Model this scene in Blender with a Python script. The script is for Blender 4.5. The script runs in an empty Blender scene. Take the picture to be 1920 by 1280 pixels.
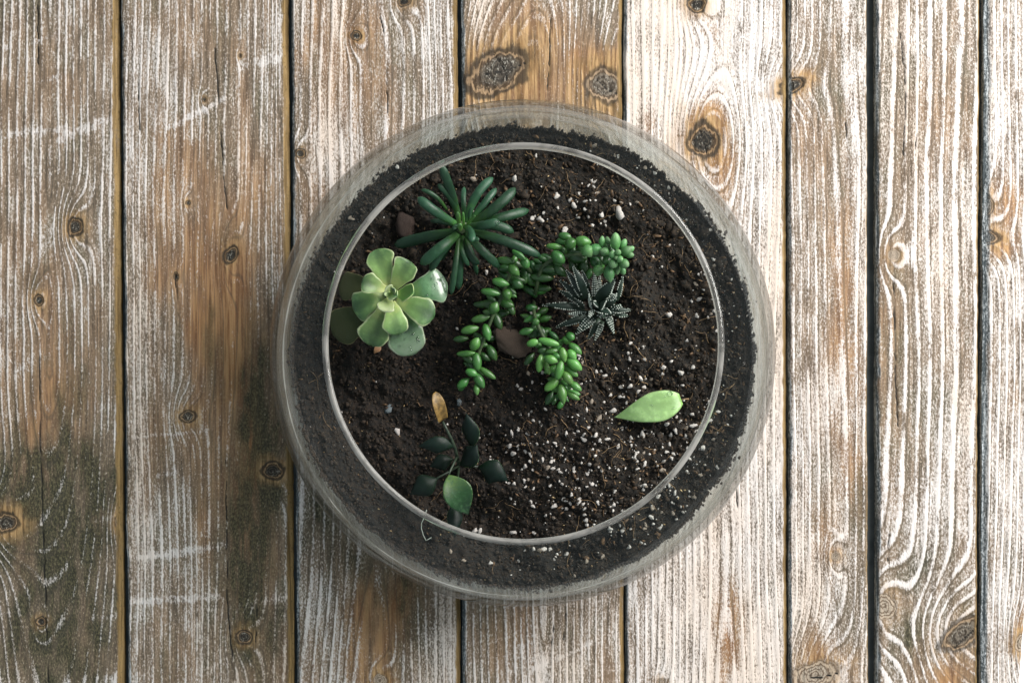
import bpy, math, random
import numpy as np
from mathutils import Vector, Matrix, Quaternion

random.seed(7); RNG = np.random.default_rng(11)
sc = bpy.context.scene
COL = sc.collection

# ---------------------------------------------------------------- camera, world, lights, exposure
F = 2667.0          # focal length in photograph pixels (50 mm on 36 mm / 1920 px)
CAMZ = 0.80         # lens height over the planks
U0, V0 = 955.0, 921.0   # the point straight below the lens, in photograph pixels

cam_d = bpy.data.cameras.new('camera'); cam = bpy.data.objects.new('camera', cam_d); COL.objects.link(cam)
cam.location = (0, 0, CAMZ); cam_d.lens = 50.0; cam_d.sensor_width = 36.0; cam_d.sensor_fit = 'HORIZONTAL'
cam_d.shift_x = (960 - U0) / 1920; cam_d.shift_y = (V0 - 640) / 1920
cam_d.clip_start = 0.01; cam_d.clip_end = 50
sc.camera = cam

w = bpy.data.worlds.new('World'); sc.world = w; w.use_nodes = True
bg = w.node_tree.nodes['Background']; bg.inputs[0].default_value = (0.80, 0.93, 1.0, 1); bg.inputs[1].default_value = 0.42

def area(name, loc, target, sx, sy, power, color):
    d = bpy.data.lights.new(name, 'AREA'); d.shape = 'RECTANGLE'; d.size = sx; d.size_y = sy
    d.energy = power; d.color = color
    o = bpy.data.objects.new(name, d); COL.objects.link(o); o.location = loc
    o.rotation_euler = (Vector(target) - Vector(loc)).to_track_quat('-Z', 'Y').to_euler()
    return o
area('window_light', (1.02, 0.72, 0.84), (0.03, 0.07, 0.03), 0.95, 0.95, 48, (1.0, 0.965, 0.93))

sc.render.engine = 'CYCLES'
sc.cycles.max_bounces = 9; sc.cycles.diffuse_bounces = 3; sc.cycles.glossy_bounces = 3; sc.cycles.transparent_max_bounces = 14; sc.cycles.transmission_bounces = 8
sc.cycles.use_adaptive_sampling = True; sc.cycles.adaptive_threshold = 0.02
sc.cycles.use_denoising = True
vs = sc.view_settings; vs.view_transform = 'Standard'; vs.look = 'None'; vs.gamma = 1; vs.exposure = 0.0; vs.use_curve_mapping = False

def P(u, v, z):
    k = (CAMZ - z) / F
    return Vector(((u - U0) * k, (V0 - v) * k, z))
def PX(z): return (CAMZ - z) / F      # metres per photograph pixel at height z

# ---------------------------------------------------------------- numpy noise
def vnoise(x, y, seed=0):
    x = np.asarray(x, float); y = np.asarray(y, float)
    xi = np.floor(x).astype(np.int64); yi = np.floor(y).astype(np.int64)
    fx = x - xi; fy = y - yi
    fx = fx * fx * (3 - 2 * fx); fy = fy * fy * (3 - 2 * fy)
    def h(a, b):
        n = (a * 374761393 + b * 668265263 + seed * 974634777) & 0xFFFFFFFF
        n = ((n ^ (n >> 13)) * 1274126177) & 0xFFFFFFFF
        return ((n ^ (n >> 16)) & 0xFFFF) / 65535.0
    return (h(xi, yi) * (1 - fx) + h(xi + 1, yi) * fx) * (1 - fy) + (h(xi, yi + 1) * (1 - fx) + h(xi + 1, yi + 1) * fx) * fy
def fbm(x, y, seed=0, oct=4):
    s = 0; a = 0.5; t = 0
    for i in range(oct):
        s = s + a * vnoise(x, y, seed + i * 17); t += a; a *= 0.5; x = x * 2.03; y = y * 2.03
    return s / t
def sstep(a, b, x):
    t = np.clip((x - a) / (b - a), 0, 1); return t * t * (3 - 2 * t)

# ---------------------------------------------------------------- shader helpers
class Nodes:
    def __init__(s, name):
        s.m = bpy.data.materials.new(name); s.m.use_nodes = True
        s.t = s.m.node_tree; s.t.nodes.clear()
        s.out = s.t.nodes.new('ShaderNodeOutputMaterial')
    def n(s, kind, **kw):
        o = s.t.nodes.new(kind)
        for k, v in kw.items(): setattr(o, k, v)
        return o
    def put(s, sock, v):
        if hasattr(v, 'is_linked') or hasattr(v, 'links'): s.t.links.new(v, sock)
        elif isinstance(v, (tuple, list)) and len(v) == 3 and sock.type == 'RGBA': sock.default_value = (*v, 1)
        else: sock.default_value = v
    def math(s, op, a, b=0.0, c=0.0, clamp=False):
        o = s.n('ShaderNodeMath', operation=op); o.use_clamp = clamp
        s.put(o.inputs[0], a); s.put(o.inputs[1], b)
        if op in ('MULTIPLY_ADD', 'SMOOTH_MIN'): s.put(o.inputs[2], c)
        return o.outputs[0]
    def add(s, *a):
        r = a[0]
        for b in a[1:]: r = s.math('ADD', r, b)
        return r
    def mul(s, a, b): return s.math('MULTIPLY', a, b)
    def ss(s, a, b, x, lo=0.0, hi=1.0):
        o = s.n('ShaderNodeMapRange', interpolation_type='SMOOTHSTEP')
        s.put(o.inputs[0], x); o.inputs[1].default_value = a; o.inputs[2].default_value = b
        o.inputs[3].default_value = lo; o.inputs[4].default_value = hi
        return o.outputs[0]
    def mix(s, f, a, b):
        o = s.n('ShaderNodeMix', data_type='RGBA'); s.put(o.inputs[0], f); s.put(o.inputs[6], a); s.put(o.inputs[7], b)
        return o.outputs[2]
    def attr(s, name):
        o = s.n('ShaderNodeAttribute', attribute_name=name); return o.outputs['Fac']
    def obj(s):
        return s.n('ShaderNodeTexCoord').outputs['Object']
    def rnd(s):
        return s.n('ShaderNodeObjectInfo').outputs['Random']
    def vmul(s, v, k):
        o = s.n('ShaderNodeVectorMath', operation='MULTIPLY'); s.put(o.inputs[0], v); o.inputs[1].default_value = k; return o.outputs[0]
    def vadd(s, v, k):
        o = s.n('ShaderNodeVectorMath', operation='ADD'); s.put(o.inputs[0], v); s.put(o.inputs[1], k); return o.outputs[0]
    def noise(s, v, scale, detail=2.0, rough=0.5, dist=0.0):
        o = s.n('ShaderNodeTexNoise'); s.put(o.inputs['Vector'], v)
        o.inputs['Scale'].default_value = scale; o.inputs['Detail'].default_value = detail
        o.inputs['Roughness'].default_value = rough; o.inputs['Distortion'].default_value = dist
        return o.outputs[0]
    def bump(s, h, strength=0.3, dist=0.0005):
        o = s.n('ShaderNodeBump'); o.inputs['Strength'].default_value = strength; o.inputs['Distance'].default_value = dist
        s.put(o.inputs['Height'], h); return o.outputs[0]
    def principled(s, color, rough=0.5, normal=None, **kw):
        o = s.n('ShaderNodeBsdfPrincipled'); s.put(o.inputs['Base Color'], color); s.put(o.inputs['Roughness'], rough)
        for k, v in kw.items(): s.put(o.inputs[k.replace('_', ' ')], v)
        if normal is not None: s.put(o.inputs['Normal'], normal)
        return o.outputs[0]
    def done(s, shader): s.t.links.new(shader, s.out.inputs[0]); return s.m

# ---------------------------------------------------------------- object helpers
def mesh_np(name, verts, faces, attrs=None, smooth=True):
    """faces: list of tuples or an (n,4) integer array of quads"""
    me = bpy.data.meshes.new(name)
    verts = np.asarray(verts, np.float32)
    if isinstance(faces, np.ndarray):
        n, k = faces.shape
        me.vertices.add(len(verts)); me.vertices.foreach_set('co', verts.ravel())
        me.loops.add(n * k); me.loops.foreach_set('vertex_index', faces.astype(np.int32).ravel())
        me.polygons.add(n); me.polygons.foreach_set('loop_start', np.arange(0, n * k, k, dtype=np.int32))
        me.update(calc_edges=True); me.validate()
    else:
        me.from_pydata([tuple(v) for v in verts.tolist()], [], faces); me.update()
    if smooth: me.polygons.foreach_set('use_smooth', [True] * len(me.polygons))
    for k, a in (attrs or {}).items():
        at = me.attributes.new(k, 'FLOAT', 'POINT'); at.data.foreach_set('value', np.asarray(a, np.float32).ravel())
    return me
def obj(name, me, mat=None, parent=None, loc=None):
    o = bpy.data.objects.new(name, me); COL.objects.link(o)
    if mat and me and not me.materials: me.materials.append(mat)
    if parent: o.parent = parent
    if loc is not None: o.location = loc
    return o
def thing(name, label, cat, loc=(0, 0, 0), group=None, kind=None):
    o = bpy.data.objects.new(name, None); COL.objects.link(o); o.location = loc; o.empty_display_size = 0.02
    tag(o, label, cat, group, kind); return o
def tag(o, label=None, cat=None, group=None, kind=None):
    if label: o['label'] = label
    if cat: o['category'] = cat
    if group: o['group'] = group
    if kind: o['kind'] = kind
    return o

# ================================================================ MATERIALS
def wood_material():
    N = Nodes('weathered_whitewashed_wood')
    co = N.vadd(N.obj(), N.vmul(N.n('ShaderNodeCombineXYZ').outputs[0], (1, 1, 1)))
    cx = N.n('ShaderNodeCombineXYZ'); r = N.rnd(); N.put(cx.inputs[0], N.mul(r, 7.3)); N.put(cx.inputs[1], N.mul(r, 3.1)); N.put(cx.inputs[2], N.mul(r, 5.7))
    co = N.vadd(N.obj(), cx.outputs[0])
    fib = N.noise(N.vmul(co, (1, .045, 1)), 620, 4, .6)
    fine = N.noise(N.vmul(co, (1, .10, 1)), 1700, 2, .6)
    speck = N.noise(N.vmul(co, (1, .5, 1)), 1250, 2.5, .7)
    blot = N.noise(N.vmul(co, (1, .22, 1)), 24, 5, .6)
    blot2 = N.noise(N.vmul(co, (1, .35, 1)), 110, 4, .65)
    blot3 = N.noise(N.vmul(co, (1, .3, 1)), 300, 3, .65)
    grain = N.add(N.attr('grain'), N.mul(N.math('SUBTRACT', fib, .5), .14), N.mul(N.math('SUBTRACT', blot3, .5), .14))
    ph = N.math('FRACT', grain)
    tri = N.math('SUBTRACT', 1.0, N.mul(N.math('ABSOLUTE', N.math('SUBTRACT', ph, .5)), 2.0))
    line = N.mul(N.ss(.56, .95, tri), N.ss(.30, .56, N.math('ADD', N.mul(blot2, .75), N.mul(fib, .25))))
    dline = N.mul(N.ss(.66, .72, ph), N.ss(.86, .76, ph))
    paint, stain, dark, scrape = N.attr('paint'), N.attr('stain'), N.attr('dark'), N.attr('scrape')
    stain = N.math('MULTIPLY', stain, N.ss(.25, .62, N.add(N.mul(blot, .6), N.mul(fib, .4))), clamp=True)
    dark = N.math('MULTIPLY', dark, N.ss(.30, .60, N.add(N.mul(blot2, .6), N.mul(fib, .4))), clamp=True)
    c = lambda x: N.math('SUBTRACT', x, .5)
    cover = N.add(paint, N.mul(line, N.attr('lineamt')), N.mul(c(speck), 1.45), N.mul(c(blot), .85), N.mul(c(blot2), .75),
                  N.mul(c(fib), .9), N.mul(scrape, N.math('ADD', .05, N.mul(blot3, .7))), N.mul(stain, -.52), N.mul(dark, -.42), N.mul(dline, -.20))
    M = N.ss(.27, .86, cover)
    wood = N.mix(N.ss(.32, .70, N.add(N.mul(fib, .5), N.mul(speck, .25), N.mul(blot2, .25))), (.086, .068, .049), (.44, .325, .228))
    wood = N.mix(N.ss(.58, .70, speck), wood, (.54, .43, .32))
    olive = N.mix(N.ss(.35, .65, speck), (.085, .080, .052), (.27, .235, .165))
    wood = N.mix(N.ss(.47, .60, blot2, 0, .55), wood, olive)
    rust = N.mix(N.ss(.35, .65, fib), (.215, .092, .036), (.45, .258, .120))
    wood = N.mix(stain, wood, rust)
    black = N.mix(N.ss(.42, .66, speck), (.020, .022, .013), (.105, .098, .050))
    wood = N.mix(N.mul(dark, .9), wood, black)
    wood = N.mix(N.mul(dline, .45), wood, (.06, .052, .04))
    white = N.mix(N.ss(.3, .7, fine), (.64, .595, .565), (.80, .76, .74))
    white = N.mix(N.ss(.46, .68, blot), white, (.72, .62, .54))
    col = N.mix(N.mul(M, .90), wood, white)
    # knots
    kr = N.add(N.attr('kr'), N.mul(c(blot3), .42), N.mul(c(speck), .14)); kd = N.attr('kd')
    halo = N.mul(N.ss(3.0, 1.1, kr), N.attr('kh'))
    col = N.mix(N.mul(halo, N.ss(.34, .6, N.add(N.mul(fib, .5), N.mul(blot3, .5)), .25, .95)), col, N.mix(N.ss(.4, .6, fib), (.20, .105, .035), (.47, .30, .14)))
    rings = N.math('SINE', N.add(N.mul(kr, 24.0), N.mul(blot3, 7.0), N.mul(blot2, 8.0)))
    kcol = N.mix(N.mul(N.ss(-.2, 1.0, rings), N.ss(.35, .65, blot2)), (.016, .014, .011), (.090, .074, .054))
    kcol = N.mix(N.mul(N.ss(.54, .64, speck), N.ss(.40, .60, blot3)), kcol, (.38, .36, .31))
    kwood = N.mix(N.mul(N.ss(-.6, .7, rings), N.ss(.25, .6, fib)), (.075, .045, .022), (.33, .215, .115))
    kcol = N.mix(N.ss(.82, .50, kr), kwood, kcol)
    kpale = N.mix(N.mul(N.ss(-.9, .2, rings), N.ss(.2, .5, speck)), (.17, .12, .08), (.48, .40, .31))
    kcol = N.mix(kd, kpale, kcol)
    col = N.mix(N.ss(1.08, .84, kr), col, kcol)
    kring = N.mul(N.ss(.78, 1.0, kr), N.ss(1.25, 1.02, kr))
    col = N.mix(N.mul(kring, N.mul(kd, .85)), col, (.02, .018, .014))
    # cracks
    col = N.mix(N.ss(.35, .75, N.add(N.attr('crack'), N.mul(c(speck), .5))), col, (.018, .017, .015))
    # bare edges; warm light painted on the right bevel, bluish shade on the left
    er = N.attr('edge_r'); el = N.attr('edge_l')
    lit_ochre = N.mix(N.ss(.35, .65, fib), (.115, .072, .026), (.27, .18, .075))
    lit_ochre = N.mix(N.ss(.58, .68, speck), lit_ochre, (.10, .07, .03))
    col = N.mix(N.mul(er, N.ss(.2, .42, blot2)), col, lit_ochre)
    shade_slate = N.mix(N.ss(.46, .62, N.add(N.mul(fib, .55), N.mul(speck, .45))), (.075, .092, .10), (.62, .66, .68))
    col = N.mix(el, col, shade_slate)
    hgt = N.add(N.mul(M, .5), N.mul(fib, .6), N.mul(speck, .45), N.mul(fine, .25))
    return N.done(N.principled(col, N.ss(0, 1, M, .72, .84), N.bump(hgt, .55, .0006), Specular_IOR_Level=.25))

def simple(name, c0, c1, scale, rough=.6, bump=.2, bd=.0004, stretch=(1, 1, 1), detail=4, **kw):
    N = Nodes(name); n = N.noise(N.vmul(N.obj(), stretch), scale, detail, .6)
    return N.done(N.principled(N.mix(N.ss(.32, .68, n), c0, c1), rough, N.bump(n, bump, bd), **kw))

def soil_material():
    N = Nodes('dark_potting_soil'); co = N.obj()
    a = N.noise(co, 420, 5, .7); b = N.noise(co, 1600, 3, .7); p = N.noise(co, 60, 4, .6)
    col = N.mix(N.ss(.38, .70, a), (.006, .0058, .0055), (.030, .020, .013))
    col = N.mix(N.mul(N.ss(.60, .72, b), N.ss(.42, .62, p)), col, (.20, .115, .055))
    col = N.mix(N.ss(.70, .76, b), col, (.34, .26, .17))
    return N.done(N.principled(col, .85, N.bump(N.add(a, N.mul(b, .6)), .8, .0012), Specular_IOR_Level=.35))

def glass_material(name, film_glint):
    N = Nodes(name)
    uv = N.n('ShaderNodeUVMap').outputs[0]
    streak = N.noise(N.vmul(uv, (9, 90, 1)), 1.0, 5, .6, .4)
    smear = N.noise(N.vmul(uv, (22, 14, 1)), 1.0, 4, .6, .6)
    grit = N.noise(N.obj(), 1500, 2, .6)
    band = N.attr('film_glint')
    f = N.mul(N.mul(band, N.add(.14, N.mul(N.ss(.40, .70, streak), .46), N.mul(N.ss(.42, .66, smear), .44))), film_glint)
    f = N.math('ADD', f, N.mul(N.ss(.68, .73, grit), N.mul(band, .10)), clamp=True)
    g = N.n('ShaderNodeBsdfGlass'); g.inputs['Color'].default_value = (.955, .975, .965, 1); g.inputs['Roughness'].default_value = 0.0; g.inputs['IOR'].default_value = 1.46
    # thin clear part: lets light straight through, with the mirror share of real glass
    tr = N.n('ShaderNodeBsdfTransparent'); tr.inputs[0].default_value = (.95, .97, .96, 1)
    gl = N.n('ShaderNodeBsdfGlossy'); gl.inputs['Roughness'].default_value = .01
    lw = N.n('ShaderNodeLayerWeight'); lw.inputs[0].default_value = .5
    fr = N.math('MULTIPLY_ADD', N.math('POWER', lw.outputs['Facing'], 6.5), .95, .015)
    th = N.n('ShaderNodeMixShader'); N.put(th.inputs[0], fr); N.put(th.inputs[1], tr.outputs[0]); N.put(th.inputs[2], gl.outputs[0])
    gg = N.n('ShaderNodeMixShader'); N.put(gg.inputs[0], N.attr('clear')); N.put(gg.inputs[1], g.outputs[0]); N.put(gg.inputs[2], th.outputs[0])
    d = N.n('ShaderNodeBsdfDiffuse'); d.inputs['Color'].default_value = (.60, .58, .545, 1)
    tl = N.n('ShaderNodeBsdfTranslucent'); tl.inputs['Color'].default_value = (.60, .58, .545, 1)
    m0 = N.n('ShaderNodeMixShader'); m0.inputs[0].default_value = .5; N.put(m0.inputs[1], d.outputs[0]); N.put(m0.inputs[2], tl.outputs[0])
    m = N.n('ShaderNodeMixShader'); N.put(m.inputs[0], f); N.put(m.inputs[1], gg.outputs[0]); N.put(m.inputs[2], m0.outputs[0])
    return N.done(m.outputs[0])

def leaf_material(name, base, mid, tip, margin, rough=.38, wet=0.0, speckle=.3, marg_w=.86, sss=.12, coat=0.0, scale=260, stripe=0.0, spec=.5):
    """colour runs base > middle > tip along the leaf (attribute lt) with a pale margin (|ls| near 1)"""
    N = Nodes(name); co = N.vadd(N.obj(), N.n('ShaderNodeObjectInfo').outputs['Location'])
    t = N.attr('lt'); s = N.attr('ls')
    n = N.noise(co, scale, 4, .6); n2 = N.noise(co, scale * 6, 2, .6)
    t2 = N.math('ADD', t, N.mul(N.math('SUBTRACT', n, .5), .5))
    col = N.mix(N.ss(.05, .5, t2), base, mid); col = N.mix(N.ss(.5, .95, t2), col, tip)
    col = N.mix(N.mul(N.ss(.45, .7, n), speckle), col, tuple(min(1, c * 1.6 + .01) for c in mid))
    col = N.mix(N.mul(N.ss(.62, .72, n2), .35), col, tuple(c * .45 for c in mid))
    if stripe: col = N.mix(N.mul(N.mul(N.ss(.55, .05, s), N.ss(.25, .8, t2)), stripe), col, tuple(c * .55 for c in tip))
    tone = N.n('ShaderNodeHueSaturation'); N.put(tone.inputs['Value'], N.ss(0, 1, N.rnd(), .74, 1.28)); N.put(tone.inputs['Hue'], N.ss(0, 1, N.math('FRACT', N.mul(N.rnd(), 7.7)), .487, .508)); N.put(tone.inputs['Color'], col); col = tone.outputs[0]
    if margin: col = N.mix(N.mul(N.ss(marg_w, 1.0, N.math('ADD', s, N.mul(N.math('SUBTRACT', n, .5), .15))), .75), col, margin)
    rg = N.ss(.3, .7, n, rough * .8, rough * 1.25)
    return N.done(N.principled(col, rg, N.bump(N.add(n, N.mul(n2, .3)), .18, .0006), Subsurface_Weight=sss, Subsurface_Radius=(.004, .006, .002), Subsurface_Scale=.5, Coat_Weight=coat, Coat_Roughness=.12, Specular_IOR_Level=spec))

M_wood = wood_material()
M_gap_shade = simple('gap_shade_dark', (.045, .058, .064), (.075, .09, .097), 120, .9)
M_white = simple('white_backing', (.93, .93, .94), (.97, .97, .97), 40, .6, .05)
M_soil = soil_material()
M_glass = glass_material('hazy_bowl_glass', 1.0)
M_rim = glass_material('rim_glass', 1.0)
M_perl = simple('perlite', (.36, .315, .285), (.74, .685, .645), 900, .9, .5, .0006)
M_perl_dull = simple('dull_perlite', (.15, .11, .08), (.42, .35, .29), 900, .9, .5, .0006)  # darker grains, used mostly at the left and near the wall
M_crumb = simple('soil_crumb', (.006, .0055, .005), (.045, .028, .016), 700, .9, .6, .0008)
M_chip = simple('bark_chip', (.035, .019, .010), (.19, .105, .050), 600, .7, .5, .0006)
M_fibre = simple('root_fibre', (.10, .055, .025), (.42, .27, .14), 500, .7, .2)
M_stone = simple('brown_pebble', (.040, .027, .019), (.15, .105, .077), 420, .8, .8, .0012)
M_bark = simple('red_brown_bark', (.012, .007, .005), (.045, .020, .012), 420, .7, .6, .0009)
M_slate = simple('blue_grey_grit', (.05, .065, .072), (.17, .20, .215), 500, .6, .4)

M_ros = leaf_material('pale_rosette_leaf', (.44, .53, .20), (.165, .29, .09), (.062, .145, .052), (.50, .56, .32), .40, speckle=.45, sss=.22, stripe=.7, marg_w=.80)
M_ros_wet = leaf_material('wet_rosette_leaf', (.20, .33, .10), (.085, .185, .080), (.20, .285, .19), (.48, .55, .38), .22, speckle=.5, coat=.5, scale=180)
M_ros_in = leaf_material('inner_rosette_leaf', (.44, .53, .22), (.34, .46, .19), (.40, .49, .27), (.60, .64, .42), .45, sss=.2)
M_ros_cup = leaf_material('dark_inner_leaf', (.30, .46, .12), (.085, .20, .045), (.065, .165, .04), (.62, .68, .34), .45, marg_w=.80)
M_ros_shaded = leaf_material('shaded_rosette_leaf', (.046, .060, .020), (.034, .042, .017), (.038, .042, .019), (.24, .21, .10), .8, marg_w=.94, speckle=.15, sss=0, spec=.25)  # shade on the low leaves is put into this darker colour
M_fing = leaf_material('dark_finger_leaf', (.040, .115, .028), (.010, .042, .018), (.020, .066, .034), None, .44, speckle=.45, coat=.02, spec=.38)
M_fing_lt = leaf_material('young_finger_leaf', (.24, .40, .10), (.10, .25, .06), (.07, .19, .06), None, .32)
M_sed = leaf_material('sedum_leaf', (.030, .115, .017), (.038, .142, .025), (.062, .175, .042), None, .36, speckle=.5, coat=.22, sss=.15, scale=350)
M_sed_lit = leaf_material('lit_sedum_leaf', (.060, .180, .030), (.080, .225, .042), (.115, .255, .066), None, .36, speckle=.5, coat=.22, sss=.15, scale=350)  # lit copy of the sedum leaf, light put into the colour
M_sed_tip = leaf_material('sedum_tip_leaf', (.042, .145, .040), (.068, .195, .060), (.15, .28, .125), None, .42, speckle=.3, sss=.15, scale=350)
M_sed_shaded = leaf_material('shaded_sedum_leaf', (.014, .062, .011), (.018, .075, .015), (.034, .095, .020), None, .32, speckle=.4, coat=.25, scale=350)  # shaded copy of the sedum leaf, shade put into the colour
M_sed_stem = simple('sedum_stem', (.025, .055, .018), (.07, .10, .04), 300, .6)
M_haw = leaf_material('zebra_leaf', (.014, .028, .017), (.010, .024, .016), (.010, .022, .015), (.05, .075, .05), .5, marg_w=.93, speckle=.2, sss=0)
M_tub = simple('white_tubercle', (.40, .44, .38), (.64, .67, .60), 900, .7, .2)
M_dk = leaf_material('dark_glossy_leaf', (.005, .014, .007), (.0035, .010, .007), (.004, .011, .008), (.08, .14, .07), .46, marg_w=.96, speckle=.2, coat=.0, spec=.22)
M_dkg = leaf_material('veined_green_leaf', (.060, .115, .034), (.010, .040, .012), (.005, .018, .009), (.12, .20, .10), .36, speckle=.9, marg_w=.96, coat=.08, scale=520)
M_dks = simple('dark_plant_stem', (.008, .018, .009), (.03, .045, .026), 300, .5)
M_gold = simple('golden_dry_leaf', (.085, .050, .012), (.25, .150, .040), 420, .5, .4, .0006, (1, 1, 1))
M_fall = leaf_material('fallen_leaf', (.15, .25, .085), (.20, .31, .12), (.21, .345, .105), (.30, .40, .19), .42, marg_w=.90, speckle=.7, sss=.2, coat=.12, scale=230, stripe=.35)
def water_material():
    N = Nodes('water_drop'); return N.done(N.principled((.95, 1, .96), .03, None, IOR=1.33, Transmission_Weight=1.0))
M_water = water_material()

# ================================================================ SETTING: planks
# (left, right) edge in photograph pixels at the picture's top row and bottom row
PLANKS = [
    ((-92, 219), (-84, 231)), ((226, 538), (239, 550)), ((545, 857), (557, 863)), ((865, 1167), (867, 1171)),
    ((1170, 1475), (1174, 1477)), ((1479, 1627), (1480, 1630)), ((1644, 1839), (1646, 1835)), ((1847, 2013), (1841, 1912)),
]
RING = [  # pith x, base depth, depth slope (sign: growing down or up the board), row where it starts, ring spacing px, depth limit
    (92, 3, .19, 700, 13.0, 120), (140, 20, .01, 300, 14.0, 20), (700, 3, -.16, 1340, 14.5, 40), (1020, 6, -.10, 420, 13.5, 40),
    (1365, 2, -.05, 1420, 14.0, 30), (1380, 20, .02, 200, 15.5, 20), (1600, 40, .03, 500, 24, 40), (1740, 40, .01, 0, 14.5, 20),
]
PAINT = [.41, .42, .52, .44, .68, .62, .54, .61]
LINE = [.48, .34, .36, .40, .44, .32, .62, .50]
# knots: u, v, rx, ry, tilt deg, darkness, halo, ring push
KNOTS = [
    (140, 425, 15, 16, 0, 1, .6, 4), (72, 562, 10, 11, 0, 1, .7, 2.5), (10, 980, 24, 18, 10, .95, .8, 5), (224, 978, 9, 15, 0, .8, .7, 3), (76, 1165, 9, 9, 0, 1, .4, 2),
    (450, 104, 4, 4, 0, 1, .4, 1), (382, 186, 5, 5, 0, 1, .6, 1.5), (352, 380, 5, 5, 0, 1, .9, 1.5), (432, 478, 12, 17, -20, 1, .5, 2.5), (352, 780, 14, 12, 15, .9, .9, 3),
    (330, 518, 5, 8, 0, 1, .3, 1), (511, 882, 21, 15, -10, 1, .6, 3), (458, 1194, 15, 13, 0, .95, .6, 3),
    (668, 67, 10, 9, 0, 1, .9, 2.5), (757, 2, 13, 10, 0, 1, .6, 2.5), (562, 287, 10, 9, 0, 1, .3, 2), (712, 1276, 15, 13, 0, .2, 1, 3),
    (934, 130, 60, 38, 30, .93, .9, 5), (1132, 160, 38, 33, -28, .78, 1, 4),
    (1308, 8, 17, 14, 0, 1, .7, 3), (1319, 262, 28, 31, 10, 1, 1, 6), (1240, 1278, 9, 7, 0, .4, .4, 1),
    (1486, 160, 26, 14, 25, 1, .9, 3), (1567, 1043, 9, 9, 0, .3, .6, 2), (1528, 1264, 42, 24, 12, .35, .5, 4),
    (1676, 478, 13, 13, 0, .25, .4, 2.5), (1658, 1136, 23, 27, 0, .2, .3, 4), (1806, 1186, 46, 25, 32, .8, .25, 5),
    (1852, 386, 12, 20, 0, .7, .6, 2), (1853, 444, 24, 14, -10, .9, .9, 3), (1918, 1205, 14, 20, 0, .3, 1, 3),
]
# gaussian patches: u, v, ru, rv, amount
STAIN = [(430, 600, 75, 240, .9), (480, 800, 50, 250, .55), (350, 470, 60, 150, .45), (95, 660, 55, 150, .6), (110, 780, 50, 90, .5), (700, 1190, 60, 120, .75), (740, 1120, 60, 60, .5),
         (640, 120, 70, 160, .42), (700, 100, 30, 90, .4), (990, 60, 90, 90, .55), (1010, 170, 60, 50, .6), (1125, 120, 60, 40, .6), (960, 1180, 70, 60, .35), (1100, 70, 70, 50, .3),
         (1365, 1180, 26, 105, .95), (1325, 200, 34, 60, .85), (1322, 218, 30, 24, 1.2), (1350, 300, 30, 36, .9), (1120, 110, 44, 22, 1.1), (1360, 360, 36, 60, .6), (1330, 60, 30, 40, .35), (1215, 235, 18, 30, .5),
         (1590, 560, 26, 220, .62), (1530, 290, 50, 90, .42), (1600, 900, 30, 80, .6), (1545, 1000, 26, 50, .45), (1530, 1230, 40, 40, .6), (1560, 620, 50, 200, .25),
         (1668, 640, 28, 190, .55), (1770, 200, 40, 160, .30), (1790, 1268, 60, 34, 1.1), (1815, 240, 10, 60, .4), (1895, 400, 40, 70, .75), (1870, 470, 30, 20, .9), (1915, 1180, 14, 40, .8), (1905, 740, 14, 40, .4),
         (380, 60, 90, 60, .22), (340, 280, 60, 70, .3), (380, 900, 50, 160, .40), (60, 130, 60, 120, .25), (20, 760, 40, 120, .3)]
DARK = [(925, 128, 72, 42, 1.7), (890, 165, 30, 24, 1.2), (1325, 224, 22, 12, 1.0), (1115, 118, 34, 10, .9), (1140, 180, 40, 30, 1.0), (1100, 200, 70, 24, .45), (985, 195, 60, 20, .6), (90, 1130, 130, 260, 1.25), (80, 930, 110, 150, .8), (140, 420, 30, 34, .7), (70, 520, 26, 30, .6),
        (490, 760, 45, 190, 1.0), (485, 1000, 60, 230, 1.2), (440, 1200, 40, 120, .6), (400, 640, 20, 100, .5), (330, 640, 12, 120, .4), (610, 930, 50, 160, .7), (740, 1090, 60, 90, .6), (800, 1180, 60, 110, .55), (650, 1000, 60, 90, .5),  # beside the bowl: dark weathering together with the bowl's shadow painted in
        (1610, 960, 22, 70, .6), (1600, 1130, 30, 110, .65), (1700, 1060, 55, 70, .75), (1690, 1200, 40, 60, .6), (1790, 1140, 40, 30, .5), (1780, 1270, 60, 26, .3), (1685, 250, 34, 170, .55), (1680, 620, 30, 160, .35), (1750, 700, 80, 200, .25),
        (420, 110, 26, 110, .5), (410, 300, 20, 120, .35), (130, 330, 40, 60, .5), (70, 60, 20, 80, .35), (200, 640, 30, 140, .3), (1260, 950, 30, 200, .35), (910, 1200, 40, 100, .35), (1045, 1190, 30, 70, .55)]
PALE = [(1290, 120, 130, 160, .14), (1720, 1000, 40, 110, .2), (1540, 760, 60, 80, .15), (600, 200, 60, 160, .1), (1440, 420, 30, 300, .12), (1880, 260, 40, 160, .1), (500, 50, 60, 90, .18), (240, 120, 30, 160, .2), (860, 1230, 60, 60, .1), (1000, 1210, 50, 70, .2)]
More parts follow.
